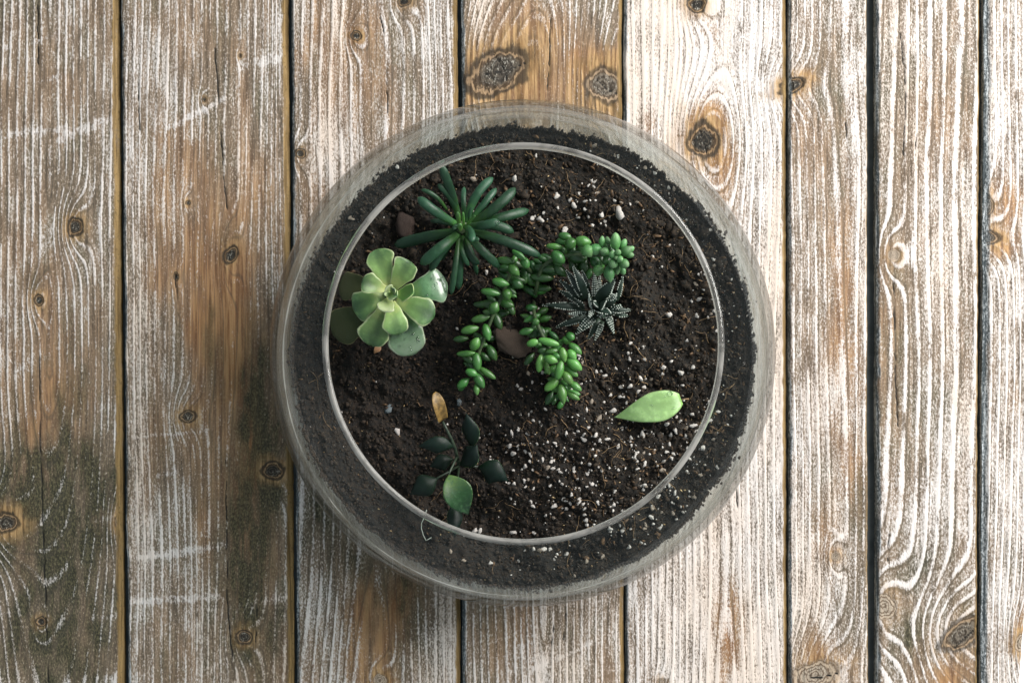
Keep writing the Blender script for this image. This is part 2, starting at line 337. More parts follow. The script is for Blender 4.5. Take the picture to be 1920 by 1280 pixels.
# pale cross strokes: u0, v0, u1, v1, half width, amount
SCRAPE = [(15, 252, 120, 240, 9, .6), (110, 260, 215, 218, 9, .7), (62, 80, 105, 62, 5, .5), (66, 156, 112, 142, 5, .5), (0, 90, 18, 86, 5, .5), (315, 240, 420, 185, 6, .75), (455, 122, 530, 108, 12, .6),
          (262, 1046, 425, 1022, 9, .8), (468, 1030, 480, 1026, 9, .5), (250, 1128, 412, 1118, 8, .7), (450, 1140, 540, 1116, 9, .5), (298, 892, 330, 884, 6, .5), (385, 1000, 394, 960, 9, .5), (140, 1276, 225, 1272, 12, .7),
          (172, 1158, 214, 1156, 7, .6), (0, 1150, 30, 1150, 6, .5), (40, 690, 110, 650, 14, .4), (20, 780, 200, 760, 12, .35), (250, 820, 400, 806, 4, .5), (1000, 1255, 1110, 1205, 4, .6), (1555, 990, 1580, 1003, 4, .8), (1430, 80, 1450, 60, 12, .4), (1425, 160, 1450, 170, 16, .4), (180, 975, 222, 968, 8, .6)]
CRACK = [[(402, 90), (410, 200), (417, 300), (424, 390)], [(258, 152), (259, 200), (262, 256)], [(704, 0), (716, 45), (723, 120), (726, 210)], [(1034, 0), (1031, 90), (1024, 190)], [(69, 0), (70, 120)], [(73, 640), (74, 800), (78, 960), (84, 1110), (90, 1280)],
         [(328, 515), (334, 600)], [(423, 860), (424, 1010), (425, 1130), (434, 1230)], [(1676, 520), (1680, 700), (1684, 800)], [(1690, 60), (1700, 180), (1694, 290)], [(1665, 1060), (1668, 1000)], [(1380, 900), (1384, 960)],
         [(478, 1205), (482, 1140)], [(1038, 1150), (1034, 1215)], [(1060, 1150), (1056, 1200)], [(900, 140), (955, 130), (985, 118)], [(925, 100), (945, 128), (950, 150)], [(1120, 150), (1140, 168), (1165, 178)], [(1590, 300), (1586, 230)], [(1720, 250), (1714, 320)], [(1506, 1268), (1540, 1270), (1570, 1262)], [(1790, 1215), (1810, 1195), (1838, 1172)], [(1300, 262), (1340, 258)], [(1312, 240), (1326, 286)], [(1240, 560), (1240, 561)]]

def seg_dist(x, y, a, b):
    ax, ay = a; bx, by = b; dx, dy = bx - ax, by - ay
    t = np.clip(((x - ax) * dx + (y - ay) * dy) / (dx * dx + dy * dy + 1e-9), 0, 1)
    return np.hypot(x - ax - t * dx, y - ay - t * dy)

table = thing('tabletop', None, None, (0, 0, 0), kind='structure')
VT, VB = -110.0, 1400.0
K0 = PX(0)
for ip, ((l0, r0), (l1, r1)) in enumerate(PLANKS):
    rows = np.arange(VT, VB + 1, 4.0)
    wid = max(r0 - l0, r1 - l1); nc = int(wid / 2.0)
    q = np.linspace(0, 1, nc)
    tt = (rows / 1280.0)[:, None]
    sd = 100 + ip * 13
    wobL = (fbm(rows / 90, rows * 0 + ip, sd) - .5) * 3.2 + (vnoise(rows / 11, rows * 0, sd + 3) - .5) * 1.2
    wobR = (fbm(rows / 90, rows * 0 + ip, sd + 5) - .5) * 3.2 + (vnoise(rows / 11, rows * 0, sd + 7) - .5) * 1.2
    L = l0 + (l1 - l0) * tt + wobL[:, None]; R = r0 + (r1 - r0) * tt + wobR[:, None]
    if ip == 7: R = r0 + (r1 - r0) * tt
    X = L + (R - L) * q[None, :]; Y = np.repeat(rows[:, None], nc, 1)
    # growth-ring field
    xc, d0, ds, yc, sp, lim = RING[ip]
    meander = (fbm(X / 300, Y / 700, sd + 20, 3) - .5) * 44 + (fbm(X / 60, Y / 420, sd + 21, 3) - .5) * 8
    xx = X - xc + meander * .6
    hh = d0 + lim * np.tanh(abs(ds) * np.maximum(0, (Y - yc) * np.sign(ds)) / lim) + (fbm(X * 0 + 3, Y / 330, sd + 22, 2) - .5) * 22
    ring = np.sqrt(xx ** 2 + hh ** 2) / sp * (1.0 + .25 * (fbm(X / 70, Y / 2000, sd + 26, 2) - .5))
    kr = np.full_like(X, 4.0); kd = np.zeros_like(X); kh = np.zeros_like(X); zk = np.zeros_like(X)
    for (u, v, rx, ry, tilt, dk, ha, push) in KNOTS:
        if u < l0 - 30 or u > max(r0, r1) + 30: continue
        inside = l0 - 4 <= u <= max(r0, r1) + 12
        if not inside: continue
        c, s = math.cos(math.radians(tilt)), math.sin(math.radians(tilt))
        dx, dy = X - u, -(Y - v)
        a, b = dx * c + dy * s, -dx * s + dy * c
        rr = np.hypot(a / rx, b / ry)
        rr = rr * (1 + .55 * (fbm(X / (rx * .8), Y / (ry * .8), sd + 31, 3) - .5))
        near = rr < kr
        kd = np.where(near, dk, kd); kr = np.minimum(kr, rr)
        kh = np.maximum(kh, ha * np.exp(-(rr / 2.3) ** 2) * 1.6)
        g = np.exp(-((dx / (rx * 2.0)) ** 2 + (dy / (ry * 3.6)) ** 2))
        ring = ring + push * .8 * g * (1 if u >= xc else -1)
        zk += np.exp(-(rr / 1.0) ** 4) * -.0003 + np.exp(-((rr - 1.25) / .3) ** 2) * .0003
    def patches(lst):
        a = np.zeros_like(X)
        for (u, v, ru, rv, am) in lst:
            wx = X + (fbm(X / 60, Y / 90, sd + 41, 3) - .5) * ru * 1.5; wy = Y + (fbm(X / 30, Y / 80, sd + 42, 3) - .5) * rv * 1.2
            a = a + am * np.exp(-((wx - u) / ru) ** 2 - ((wy - v) / rv) ** 2)
        return a
    near_p = lambda lst: [p for p in lst if l0 - 15 <= p[0] <= max(r0, r1) + 15]
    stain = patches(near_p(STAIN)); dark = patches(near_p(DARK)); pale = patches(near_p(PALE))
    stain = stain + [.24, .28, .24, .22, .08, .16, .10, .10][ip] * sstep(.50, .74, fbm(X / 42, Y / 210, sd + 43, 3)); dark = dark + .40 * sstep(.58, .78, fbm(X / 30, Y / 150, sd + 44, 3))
    scr = np.zeros_like(X)
    for (u0, v0, u1, v1, hw, am) in SCRAPE:
        if u1 < l0 or u0 > r0: continue
        d = seg_dist(X, Y, (u0, v0), (u1, v1)) + (fbm(X / 9, Y / 9, sd + 51, 3) - .5) * hw * 1.7
        scr = np.maximum(scr, am * sstep(hw, hw * .45, d))
    crk = np.zeros_like(X)
    for pts in CRACK:
        if pts[0][0] < l0 or pts[0][0] > r0: continue
        for a_, b_ in zip(pts[:-1], pts[1:]):
            d = seg_dist(X + (fbm(X / 40, Y / 14, sd + 61, 3) - .5) * 4, Y, a_, b_)
            crk = np.maximum(crk, sstep(2.1, .4, d) * sstep(.22, .5, fbm(X / 30, Y / 26, sd + 62, 3)))
    paint = PAINT[ip] + pale + .20 * (fbm(X / 110, Y / 330, sd + 70, 3) - .5) - .03
    DL = X - L; DR = R - X
    er_w = [10, 10, 8, 8, 8, 3, 5, 3][ip]; el_w = [4, 5, 7, 8, 6, 5, 6, 15][ip]
    if ip == 7: er_w = .1
    er = sstep(er_w + 2, er_w - 1.5, DR + (vnoise(X / 6, Y / 14, sd + 80) - .5) * 3); el = sstep(el_w, el_w * .35, DL + (vnoise(X / 4, Y / 30, sd + 81) - .5) * 6)
    zr = (np.abs((ring % 1.0) - .5) * -2 + 1) * .00035 + (fbm(X / 5, Y / 40, sd + 90, 2) - .5) * .00035 + (fbm(X / 120, Y / 300, sd + 91, 2) - .5) * .0006
    Z = zr + zk - crk * .0009 - sstep(er_w, 0, DR) * .0026 - sstep(el_w * .9, 0, DL) * .0017 - .0008
    nr = len(rows)
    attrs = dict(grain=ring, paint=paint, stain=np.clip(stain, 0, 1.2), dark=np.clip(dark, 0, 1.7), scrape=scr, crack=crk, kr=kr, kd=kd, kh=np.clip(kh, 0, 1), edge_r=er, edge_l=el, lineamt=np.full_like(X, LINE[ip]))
    # side walls: one more column down each side
    def ext(A): return np.concatenate([A[:, :1], A, A[:, -1:]], 1)
    Xe, Ye, Ze = ext(X), ext(Y), ext(Z); Ze[:, 0] = -.0078; Ze[:, -1] = -.0078
    wx = (Xe - U0) * K0; wy = (V0 - Ye) * K0
    cxm, cym = float(wx.mean()), float(wy.mean())
    V = np.stack([wx - cxm, wy - cym, Ze], -1).reshape(-1, 3)
    n2 = nc + 2
    idx = np.arange(nr * n2).reshape(nr, n2)
    Fq = np.stack([idx[:-1, :-1], idx[1:, :-1], idx[1:, 1:], idx[:-1, 1:]], -1).reshape(-1, 4)
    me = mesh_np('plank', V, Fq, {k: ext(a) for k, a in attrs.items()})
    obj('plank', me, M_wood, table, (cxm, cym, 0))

def box(name, a, b, mat, parent=None, kind=None):
    (x0, y0, z0), (x1, y1, z1) = a, b
    v = [(x, y, z) for z in (z0, z1) for y in (y0, y1) for x in (x0, x1)]
    f = [(0, 2, 3, 1), (4, 5, 7, 6), (0, 1, 5, 4), (1, 3, 7, 5), (3, 2, 6, 7), (2, 0, 4, 6)]
    o = obj(name, mesh_np(name, v, f, smooth=False), mat, parent)
    if kind: o['kind'] = kind
    return o
pa, pb = P(-80, 1395, 0), P(1885, -105, 0)
box('gap_shade_sheet', (pa.x, pa.y, -.012), (pb.x, pb.y, -.0075), M_gap_shade, table)  # added sheet; its dark colour stands in for shade between the planks
pc, pd = P(-400, 1700, 0), P(2350, -420, 0)
box('ground', (pc.x, pc.y, -.02), (pd.x, pd.y, -.0125), M_white, None, 'structure')

# ================================================================ GLASS BOWL
BX, BY = 0.00665, 0.0699
A, ZB, BUP, BLO = .1290, .070, .0831, .0750
ZR = .126
def r_out(z):
    b = BUP if z > ZB else BLO
    return A * math.sqrt(max(0, 1 - ((z - ZB) / b) ** 2))
TH = .0034
z_list_up = [ZB + (ZR - ZB) * i / 40 for i in range(41)]
z_list_lo = [.0035 + (ZB - .0035) * i / 72 for i in range(72)]
outer = [(0.0, .0022), (.03, .0020), (.050, .0006), (.055, .0006), (r_out(.0035), .0035)] + [(r_out(z), z) for z in z_list_lo[1:] + z_list_up]
def offset(p, d):
    out = []
    for i, (r, z) in enumerate(p):
        a = p[max(0, i - 1)]; b = p[min(len(p) - 1, i + 1)]
        tr, tz = b[0] - a[0], b[1] - a[1]; l = math.hypot(tr, tz)
        out.append((max(0, r - tz / l * d), z + tr / l * d))
    return out
inner = offset(outer, TH); inner[0] = (0, .0060); inner[1] = (.03, .0060)
def r_in(z):
    for (r0, z0), (r1, z1) in zip(inner[2:-1], inner[3:]):
        if z0 <= z <= z1: return r0 + (r1 - r0) * (z - z0) / (z1 - z0)
    return inner[-1][0]
def lathe(name, prof, n, mat, parent, wob=0.0, film_glint=None, clear=None):
    k = len(prof); V = np.zeros((n + 1, k, 3)); UV = np.zeros((n + 1, k, 2)); FI = np.zeros((n + 1, k)); CL = np.zeros((n + 1, k))
    vv = np.cumsum([0] + [math.hypot(b[0] - a[0], b[1] - a[1]) for a, b in zip(prof[:-1], prof[1:])])
    for i in range(n + 1):
        a = 2 * math.pi * (i % n) / n; ca, sa = math.cos(a), math.sin(a)
        for j, (r, z) in enumerate(prof):
            rr = r * (1 + wob * (math.sin(3 * a + z * 40) * .5 + math.sin(7 * a + 1.3 - z * 90) * .3 + math.sin(17 * a + z * 200) * .12))
            V[i, j] = (rr * ca, rr * sa, z); UV[i, j] = (i / n, vv[j] / .3); FI[i, j] = film_glint(r, z) if film_glint else 0; CL[i, j] = clear(r, z) if clear else 0
    idx = np.arange((n + 1) * k).reshape(n + 1, k)
    idx[-1] = idx[0]
    Q = np.stack([idx[:-1, :-1], idx[1:, :-1], idx[1:, 1:], idx[:-1, 1:]], -1).reshape(-1, 4)
    Qu = np.arange((n + 1) * k).reshape(n + 1, k)
    Qu = np.stack([Qu[:-1, :-1], Qu[1:, :-1], Qu[1:, 1:], Qu[:-1, 1:]], -1).reshape(-1, 4)
    Vn = V.reshape(-1, 3)[: n * k]; me = bpy.data.meshes.new(name)
    me.from_pydata([tuple(p) for p in Vn.tolist()], [], [tuple(q) for q in Q.tolist()]); me.update()
    uvl = me.uv_layers.new(name='UVMap'); uvl.data.foreach_set('uv', UV.reshape(-1, 2)[Qu.ravel()].astype(np.float32).ravel())
    at = me.attributes.new('film_glint', 'FLOAT', 'POINT'); at.data.foreach_set('value', FI[:n].astype(np.float32).ravel())
    at = me.attributes.new('clear', 'FLOAT', 'POINT'); at.data.foreach_set('value', CL[:n].astype(np.float32).ravel())
    me.polygons.foreach_set('use_smooth', [True] * len(me.polygons))
    return obj(name, me, mat, parent)
bowl = thing('glass_bowl', 'round clear glass bowl planter with a thick rim, standing on the planks', 'bowl', (BX, BY, 0.0002))
def film_glint_f(r, z): return float(sstep(.028, .045, z) * (.01 + .24 * sstep(.086, .066, z)) * sstep(.124, .105, z) + .75 * math.exp(-((z - .0600) / .0010) ** 2))  # narrow peak paints the bright refraction line of the lower wall
def clear_f(r, z): return float(.55 + .43 * sstep(.070, .082, z))
lathe('wall', outer + [], 160, M_glass, bowl, .0016, lambda r, z: min(.2, film_glint_f(r, z) * .30), clear_f)
# inner face of the wall, same mesh object family: joined below into one closed shell
wall = bowl.children[0]
wi = lathe('wall_inner', inner[::-1], 160, M_glass, bowl, .0016, film_glint_f, clear_f)
import bmesh
bm = bmesh.new(); bm.from_mesh(wall.data); bm.from_mesh(wi.data); bm.to_mesh(wall.data); bm.free()
bpy.data.objects.remove(wi)
# rim: rounded bead that closes the shell between its outer and inner lip
ro, zo = outer[-1]; ri, zi = inner[-1]
mr, mz = (ro + ri) / 2, (zo + zi) / 2
bead = []
a0 = math.atan2(zo - mz, ro - mr); a1 = math.atan2(zi - mz, ri - mr) 
if a1 < a0: a1 += 2 * math.pi
for i in range(15):
    t = i / 14; a = a0 + (a1 - a0) * t
    rad = TH / 2 * (1 + .18 * math.sin(math.pi * t) ** .6)
    bead.append((mr + math.cos(a) * rad, mz + math.sin(a) * rad + .0006 * math.sin(math.pi * t)))
lathe('rim', bead, 160, M_rim, bowl, .0016, lambda r, z: .85, lambda r, z: .10)  # pale film paints in the brightness that refraction gives the bead

# ================================================================ SOIL
def soil_px(u, v):
    """soil height as a function of photograph pixels (numpy)"""
    u = np.asarray(u, float); v = np.asarray(v, float)
    d = (u - 925) * .80 - (v - 700) * .35
    base = .0395 + .0125 * sstep(-150, 120, d)
    base = base + .0050 * np.exp(-((u - 1115) / 80) ** 2 - ((v - 385) / 45) ** 2) + .0055 * np.exp(-((u - 1195) / 36) ** 2 - ((v - 570) / 55) ** 2)
    base = base + .0030 * np.exp(-((u - 1000) / 90) ** 2 - ((v - 850) / 70) ** 2) + .004 * np.exp(-((u - 1150) / 120) ** 2 - ((v - 900) / 90) ** 2)
    rr = np.hypot(u - 980, v - 671) / 430
    base = base + (.0515 - base) * .88 * sstep(.82, .98, rr)
    return base
def soil_rough(x, y):
    damp = 1 - .75 * sstep(.108, .119, np.hypot(x - BX, y - BY))
    h = (fbm(x * 60, y * 60, 5, 3) - .5) * .011 * damp
    a = fbm(x * 260, y * 260, 9, 3); h = h + (a - .5) * .0048
    b = fbm(x * 900, y * 900, 15, 2); h = h + (np.abs(b - .5)) * .0026
    return h
def px_of(x, y, z): return x * F / (CAMZ - z) + U0, V0 - y * F / (CAMZ - z)
def soil_z(x, y):
    u, v = px_of(np.asarray(x, float), np.asarray(y, float), .05)
    return soil_px(u, v) + soil_rough(np.asarray(x, float), np.asarray(y, float))
def soil_at(u, v, lift=0.0):
    z = .05
    for _ in range(3):
        p = P(u, v, z); z = float(soil_z(p.x, p.y))
    return P(u, v, z + lift)
SOIL = thing('soil', None, None, (BX, BY, .05), kind='stuff')
nA, nR = 620, 210
rs = np.concatenate([np.linspace(0, 1, nR) ** .75])
ang = np.linspace(0, 2 * np.pi, nA, endpoint=False)
edge = np.zeros(nA)
RE = []
for i, a in enumerate(ang):
    z = .049
    for _ in range(4):
        r = r_in(z) - .0004; z = float(soil_z(BX + r * math.cos(a), BY + r * math.sin(a)))
    RE.append(r - .0003)
RE = np.array(RE)
RR = rs[:, None] * RE[None, :]
Xs = BX + RR * np.cos(ang)[None]; Ys = BY + RR * np.sin(ang)[None]
Zs = soil_z(Xs, Ys)
Vs = np.stack([Xs - BX, Ys - BY, Zs - .05], -1)
skirt = []
for zz in (.044, .036, .028, .020, .012, .0065):
    rr_ = np.minimum(r_in(max(zz, .0075)) - .0008, RE)
    skirt.append(np.stack([rr_ * np.cos(ang), rr_ * np.sin(ang), np.minimum(zz, Zs[-1] - .001) * np.ones(nA) - .05], -1))
Vs = np.concatenate([Vs, np.array(skirt)], 0)
nn = Vs.shape[0]; idx = np.arange(nn * nA).reshape(nn, nA); idn = np.roll(idx, -1, 1)
Fs = np.stack([idx[:-1], idx[1:], idn[1:], idn[:-1]], -1).reshape(-1, 4)
obj('soil_surface', mesh_np('soil_surface', Vs.reshape(-1, 3), Fs), M_soil, SOIL)

# --- lumps: small irregular stones used for perlite, crumbs and chips
def lump_mesh(name, seed, flat=1.0, long=1.0, sub=1, jag=.35):
    bmx = bmesh.new(); bmesh.ops.create_icosphere(bmx, subdivisions=sub, radius=1.0)
    rg = random.Random(seed)
    ph = [rg.uniform(0, 6) for _ in range(6)]
    for vtx in bmx.verts:
        c = vtx.co.copy()
        k = 1 + jag * (math.sin(c.x * 2.3 + ph[0]) * math.sin(c.y * 2.9 + ph[1]) + .6 * math.sin(c.z * 4.1 + ph[2] + c.x * 3) ) + rg.uniform(-.12, .12)
        vtx.co = Vector((c.x * long, c.y, c.z * flat)) * k
    me = bpy.data.meshes.new(name); bmx.to_mesh(me); bmx.free()
    me.polygons.foreach_set('use_smooth', [True] * len(me.polygons))
    return me
PERL = [lump_mesh('perlite_grain', 50 + i, .8, random.uniform(1, 1.45), 2 if i < 4 else 2) for i in range(8)]
for m_ in PERL[:6]: m_.materials.append(M_perl)
for m_ in PERL[6:]: m_.materials.append(M_perl_dull)

def conv(lst, ox, oy, s): return [(ox + x / s, oy + y / s, d / s) for (x, y, d) in lst]
G = conv([(600,125,25),(630,120,20),(655,150,25),(905,48,22),(1020,95,30),(1020,135,22),(1135,130,32),(1210,95,28),(880,165,25),(910,170,22),(945,172,28),(755,220,30),(815,215,32),(900,220,32),(860,250,28),(760,280,40),(705,370,34),(620,415,38),(550,475,25),(485,395,22),(410,515,25),(450,520,25),(520,550,34),(485,500,20),(525,520,24),(590,580,22),(670,550,30),(820,540,30),(890,520,40),(1070,525,34),(1100,495,32),(1165,480,28),(1215,465,40),(1220,500,28),(1045,455,25),(1125,435,25),(340,575,25),(390,620,26),(375,650,18),(50,590,38),(75,640,28),(150,625,28),(110,610,18),(30,630,17),(65,510,28),(105,495,24),(165,515,22),(190,380,22),(200,430,20),(240,440,22),(170,395,18),(250,460,18),(290,730,40),(325,735,26),(370,755,24),(295,790,20),(310,840,24),(150,720,30),(150,815,32),(170,805,20),(80,830,26),(200,858,22),(155,850,18),(225,580,22),(180,690,20),(75,745,17),(130,740,17),(460,755,24),(490,800,17),(550,760,18),(570,830,26),(540,850,20),(845,665,34),(1020,745,34),(1025,690,22),(1075,670,24),(1045,630,20),(875,800,18),(885,845,24),(905,840,26),(915,850,18),(860,840,20),(400,930,28),(490,945,24),(335,970,38),(185,945,26),(60,920,20),(525,900,18),(610,950,22),(695,930,20),(710,965,28),(735,945,18),(765,1000,20),(280,1030,24),(330,1045,26),(525,1025,20),(535,1060,30),(540,1090,24),(75,1140,28),(205,1140,22),(990,910,26),(955,980,32),(950,1040,32),(910,1090,30),(905,1115,26),(820,1115,24),(750,1090,18),(775,1110,18),(1270,605,36),(1340,548,24),(1370,375,22),(1175,755,26),(1255,775,26),(1060,840,24),(1145,210,22),(1145,240,16),(510,60,28),(485,20,24),(475,262,20),(440,230,20),(790,320,20),(690,270,22),(650,315,22),(570,310,30),(505,200,20),(278,360,22),(1310,315,22),(1300,345,16)], 940, 660, 3.368)
G += conv([(195,570,35),(270,595,30),(295,635,36),(315,690,26),(360,650,26),(375,690,18),(450,680,36),(470,715,22),(550,670,48),(525,597,22),(562,608,20),(240,765,36),(100,705,36),(55,700,26),(68,690,16),(115,395,15),(390,395,14),(395,485,22),(412,488,20),(425,555,24),(545,345,20),(525,340,18),(700,410,28),(755,440,24),(690,375,22),(410,285,26),(835,525,22),(865,530,24),(895,545,22),(1075,765,32),(1075,720,28),(1095,970,20),(1090,935,18),(990,1075,28),(1030,1100,22),(965,1170,20),(1008,1160,28),(1090,1160,26),(835,1250,40),(995,1255,26),(1075,1245,22),(320,555,16),(300,590,14),(405,520,16),(435,640,14),(690,655,18),(180,690,14),(250,700,12)], 980, 180, 3.048)
G += [(745, 808, 14), (888, 336, 13), (964, 336, 9), (1005, 292, 8), (870, 381, 12), (660, 410, 8), (745, 313, 10), (656, 408, 7), (900, 995, 10), (1000, 1029, 9), (1012, 1031, 10), (1020, 1029, 9), (891, 994, 12), (870, 1050, 8), (845, 1033, 9), (920, 1055, 8), (1100, 1052, 9), (1130, 1043, 8), (1180, 1025, 9), (1062, 1038, 9), (1040, 1047, 8), (1236, 990, 9), (1262, 962, 9), (1300, 930, 9), (912, 510, 9)]
rp = random.Random(5)
for k in range(95):
    u = rp.gauss(1130, 130); v = rp.gauss(850, 105)
    if math.hypot(u - 980, v - 671) > 425 or u < 905 + (900 - v) * .25 or (1150 < u < 1280 and 735 < v < 795): continue
    G.append((u, v, rp.uniform(6, 8.5)))
for k in range(8):
    u = rp.gauss(1090, 90); v = rp.gauss(385, 50)
    if math.hypot(u - 980, v - 671) < 420 and v < 440: G.append((u, v, rp.uniform(5.5, 8)))
big = [g for g in G if g[2] >= 5.0][:298]
for i, (u, v, d) in enumerate(big):
    p = soil_at(u, v, d * .5 * PX(.05) * .38)
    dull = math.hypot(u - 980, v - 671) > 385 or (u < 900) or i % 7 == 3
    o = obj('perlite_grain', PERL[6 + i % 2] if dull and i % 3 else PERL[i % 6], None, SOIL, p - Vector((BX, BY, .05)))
    s = d * .5 * PX(.05) * rp.uniform(.88, 1.10); o.scale = (s, s * rp.uniform(.7, 1), s * rp.uniform(.7, .95))
    o.rotation_euler = (rp.uniform(-.6, .6), rp.uniform(-.6, .6), rp.uniform(0, 6.28))

def scatter(name, mat, proto, n, size, dens, seed, lift=.3, z_off=0.0):
    """many tiny pieces joined into one mesh"""
    rg = np.random.default_rng(seed)
    pv = np.array([v.co[:] for v in proto.vertices]); pf = np.array([p.vertices[:] for p in proto.polygons])
    uu, vv = [], []
    while len(uu) < n:
        a = rg.uniform(0, 6.283, 4000); r = np.sqrt(rg.uniform(0, 1, 4000)) * 424
        u = 980 + r * np.cos(a); v = 670 + r * np.sin(a)
        ok = rg.uniform(0, 1, 4000) < dens(u, v)
        uu += u[ok].tolist(); vv += v[ok].tolist()
    uu = np.array(uu[:n]); vv = np.array(vv[:n])
    k = PX(.05); x = (uu - U0) * k; y = (V0 - vv) * k
    inside = np.hypot(x - BX, y - BY) < .1185; x, y = x[inside], y[inside]; m = len(x)
    s = rg.uniform(size[0], size[1], m) * (rg.uniform(0, 1, m) ** 1.5 * .9 + .4)
    z = soil_z(x, y) + s * lift + z_off
    e = rg.normal(0, 1, (m, 4)); e /= np.linalg.norm(e, axis=1)[:, None]
    w_, a_, b_, c_ = e.T
    Rm = np.stack([1-2*(b_*b_+c_*c_), 2*(a_*b_-c_*w_), 2*(a_*c_+b_*w_), 2*(a_*b_+c_*w_), 1-2*(a_*a_+c_*c_), 2*(b_*c_-a_*w_), 2*(a_*c_-b_*w_), 2*(b_*c_+a_*w_), 1-2*(a_*a_+b_*b_)], -1).reshape(m, 3, 3)
    V = np.einsum('mij,vj->mvi', Rm, pv) * s[:, None, None] + np.stack([x - BX, y - BY, z - .05], -1)[:, None, :]
    Fc = (pf[None] + (np.arange(m) * len(pv))[:, None, None]).reshape(-1, pf.shape[1])
    o = obj(name, mesh_np(name, V.reshape(-1, 3), Fc, smooth=False), mat, SOIL); o['kind'] = 'stuff'; return o
lit = lambda u, v: np.clip(.22 + .78 * sstep(-120, 120, (u - 930) * .8 - (v - 640) * .25), 0, 1)
pm = lambda u, v: .05 + .95 * np.clip(np.exp(-((u - 1130) / 190) ** 2 - ((v - 860) / 140) ** 2) + .35 * np.exp(-((u - 1100) / 90) ** 2 - ((v - 380) / 45) ** 2) + .3 * sstep(1150, 1250, u), 0, 1)
lump0 = lump_mesh('l0', 1, .9, 1.2, 1, .4); chip0 = lump_mesh('l1', 2, .35, 2.0, 1, .3)
scatter('soil_crumbs', M_crumb, lump0, 12000, (.0003, .0011), lambda u, v: u * 0 + 1, 3, .35)
scatter('soil_clods', M_crumb, lump_mesh('l2', 3, .8, 1.2, 2, .45), 120, (.0012, .0030), lit, 4, -.1)
scatter('perlite_dust', M_perl, lump0, 700, (.00025, .00080), pm, 6, .5)
scatter('bark_chips', M_chip, chip0, 1500, (.0003, .0011), lit, 8, .5)
scatter('gold_flecks', simple('gold_fleck', (.30, .18, .07), (.62, .45, .24), 800, .5), chip0, 1000, (.00016, .00046), lit, 9, .9)

def wall_crumbs(n, seed):
    rg = np.random.default_rng(seed); pv = np.array([v.co[:] for v in lump0.vertices]); pf = np.array([p.vertices[:] for p in lump0.polygons])
    a = rg.uniform(0, 2 * np.pi, n); up = rg.exponential(.0008, n) * (.4 + 1.6 * vnoise(a * 5, a * 0, 77))
    i = (a / (2 * np.pi) * nA).astype(int) % nA
    z = np.minimum(Zs[-1][i] + up - .0004, .066); s_ = rg.uniform(.0002, .0009, n)
    r = np.array([r_in(zz) for zz in z]) - s_ * .8
    V = pv[None] * s_[:, None, None] + np.stack([r * np.cos(a), r * np.sin(a), z - .05], -1)[:, None, :]
    o = obj('clinging_crumbs', mesh_np('clinging_crumbs', V.reshape(-1, 3), (pf[None] + (np.arange(n) * len(pv))[:, None, None]).reshape(-1, 3), smooth=False), M_crumb, SOIL); o['kind'] = 'stuff'
wall_crumbs(4200, 5)

def tube_mesh(name, pts, radii, m=8, cap=True):
    """round tube along points with parallel-transport frames"""
    n = len(pts); T = [(pts[min(i + 1, n - 1)] - pts[max(i - 1, 0)]).normalized() for i in range(n)]
    up = Vector((0, 0, 1)) if abs(T[0].z) < .9 else Vector((1, 0, 0))
    Nv = (up - T[0] * up.dot(T[0])).normalized(); V = []; Fc = []
    for i in range(n):
        Nv = (Nv - T[i] * Nv.dot(T[i])).normalized(); B = T[i].cross(Nv)
        for j in range(m):
            a = 2 * math.pi * j / m; V.append(pts[i] + (Nv * math.cos(a) + B * math.sin(a)) * radii[i])
    for i in range(n - 1):
        for j in range(m):
            a, b = i * m + j, i * m + (j + 1) % m; Fc.append((a, b, b + m, a + m))
    if cap: Fc.append(tuple(range(m - 1, -1, -1))); Fc.append(tuple(range((n - 1) * m, n * m)))
    return V, Fc
def fibres(n, seed, region):
    V, Fc = [], []; rg = random.Random(seed)
    for _ in range(n):
        u, v = region(rg); p = soil_at(u, v, .0005); a = rg.uniform(0, 6.28); ln = rg.uniform(.003, .013)
        pts = []; q = p.copy()
        for k in range(6):
            q = q + Vector((math.cos(a), math.sin(a), 0)) * ln / 5; a += rg.uniform(-.6, .6)
            if math.hypot(q.x - BX, q.y - BY) > .117: break
            pts.append(Vector((q.x - BX, q.y - BY, float(soil_z(q.x, q.y)) - .05 + .0004 + .0012 * math.sin(k * .6))))
        if len(pts) < 3: continue
        v_, f_ = tube_mesh('', pts, [rg.uniform(.00008, .0002)] * len(pts), 3, False); o = len(V)
        V += v_; Fc += [tuple(i + o for i in f) for f in f_]
    return V, Fc
def reg(rg):
    while True:
        u, v = rg.uniform(560, 1400), rg.uniform(250, 1090)
        if math.hypot(u - 980, v - 671) < 415 and (rg.random() < .18 or (u - 930) * .8 - (v - 640) * .25 > 0 and rg.random() < .9): return u, v
fv, ff = fibres(190, 12, reg)
o = obj('root_fibres', mesh_np('root_fibres', [tuple(v) for v in fv], ff), M_fibre, SOIL); o['kind'] = 'stuff'

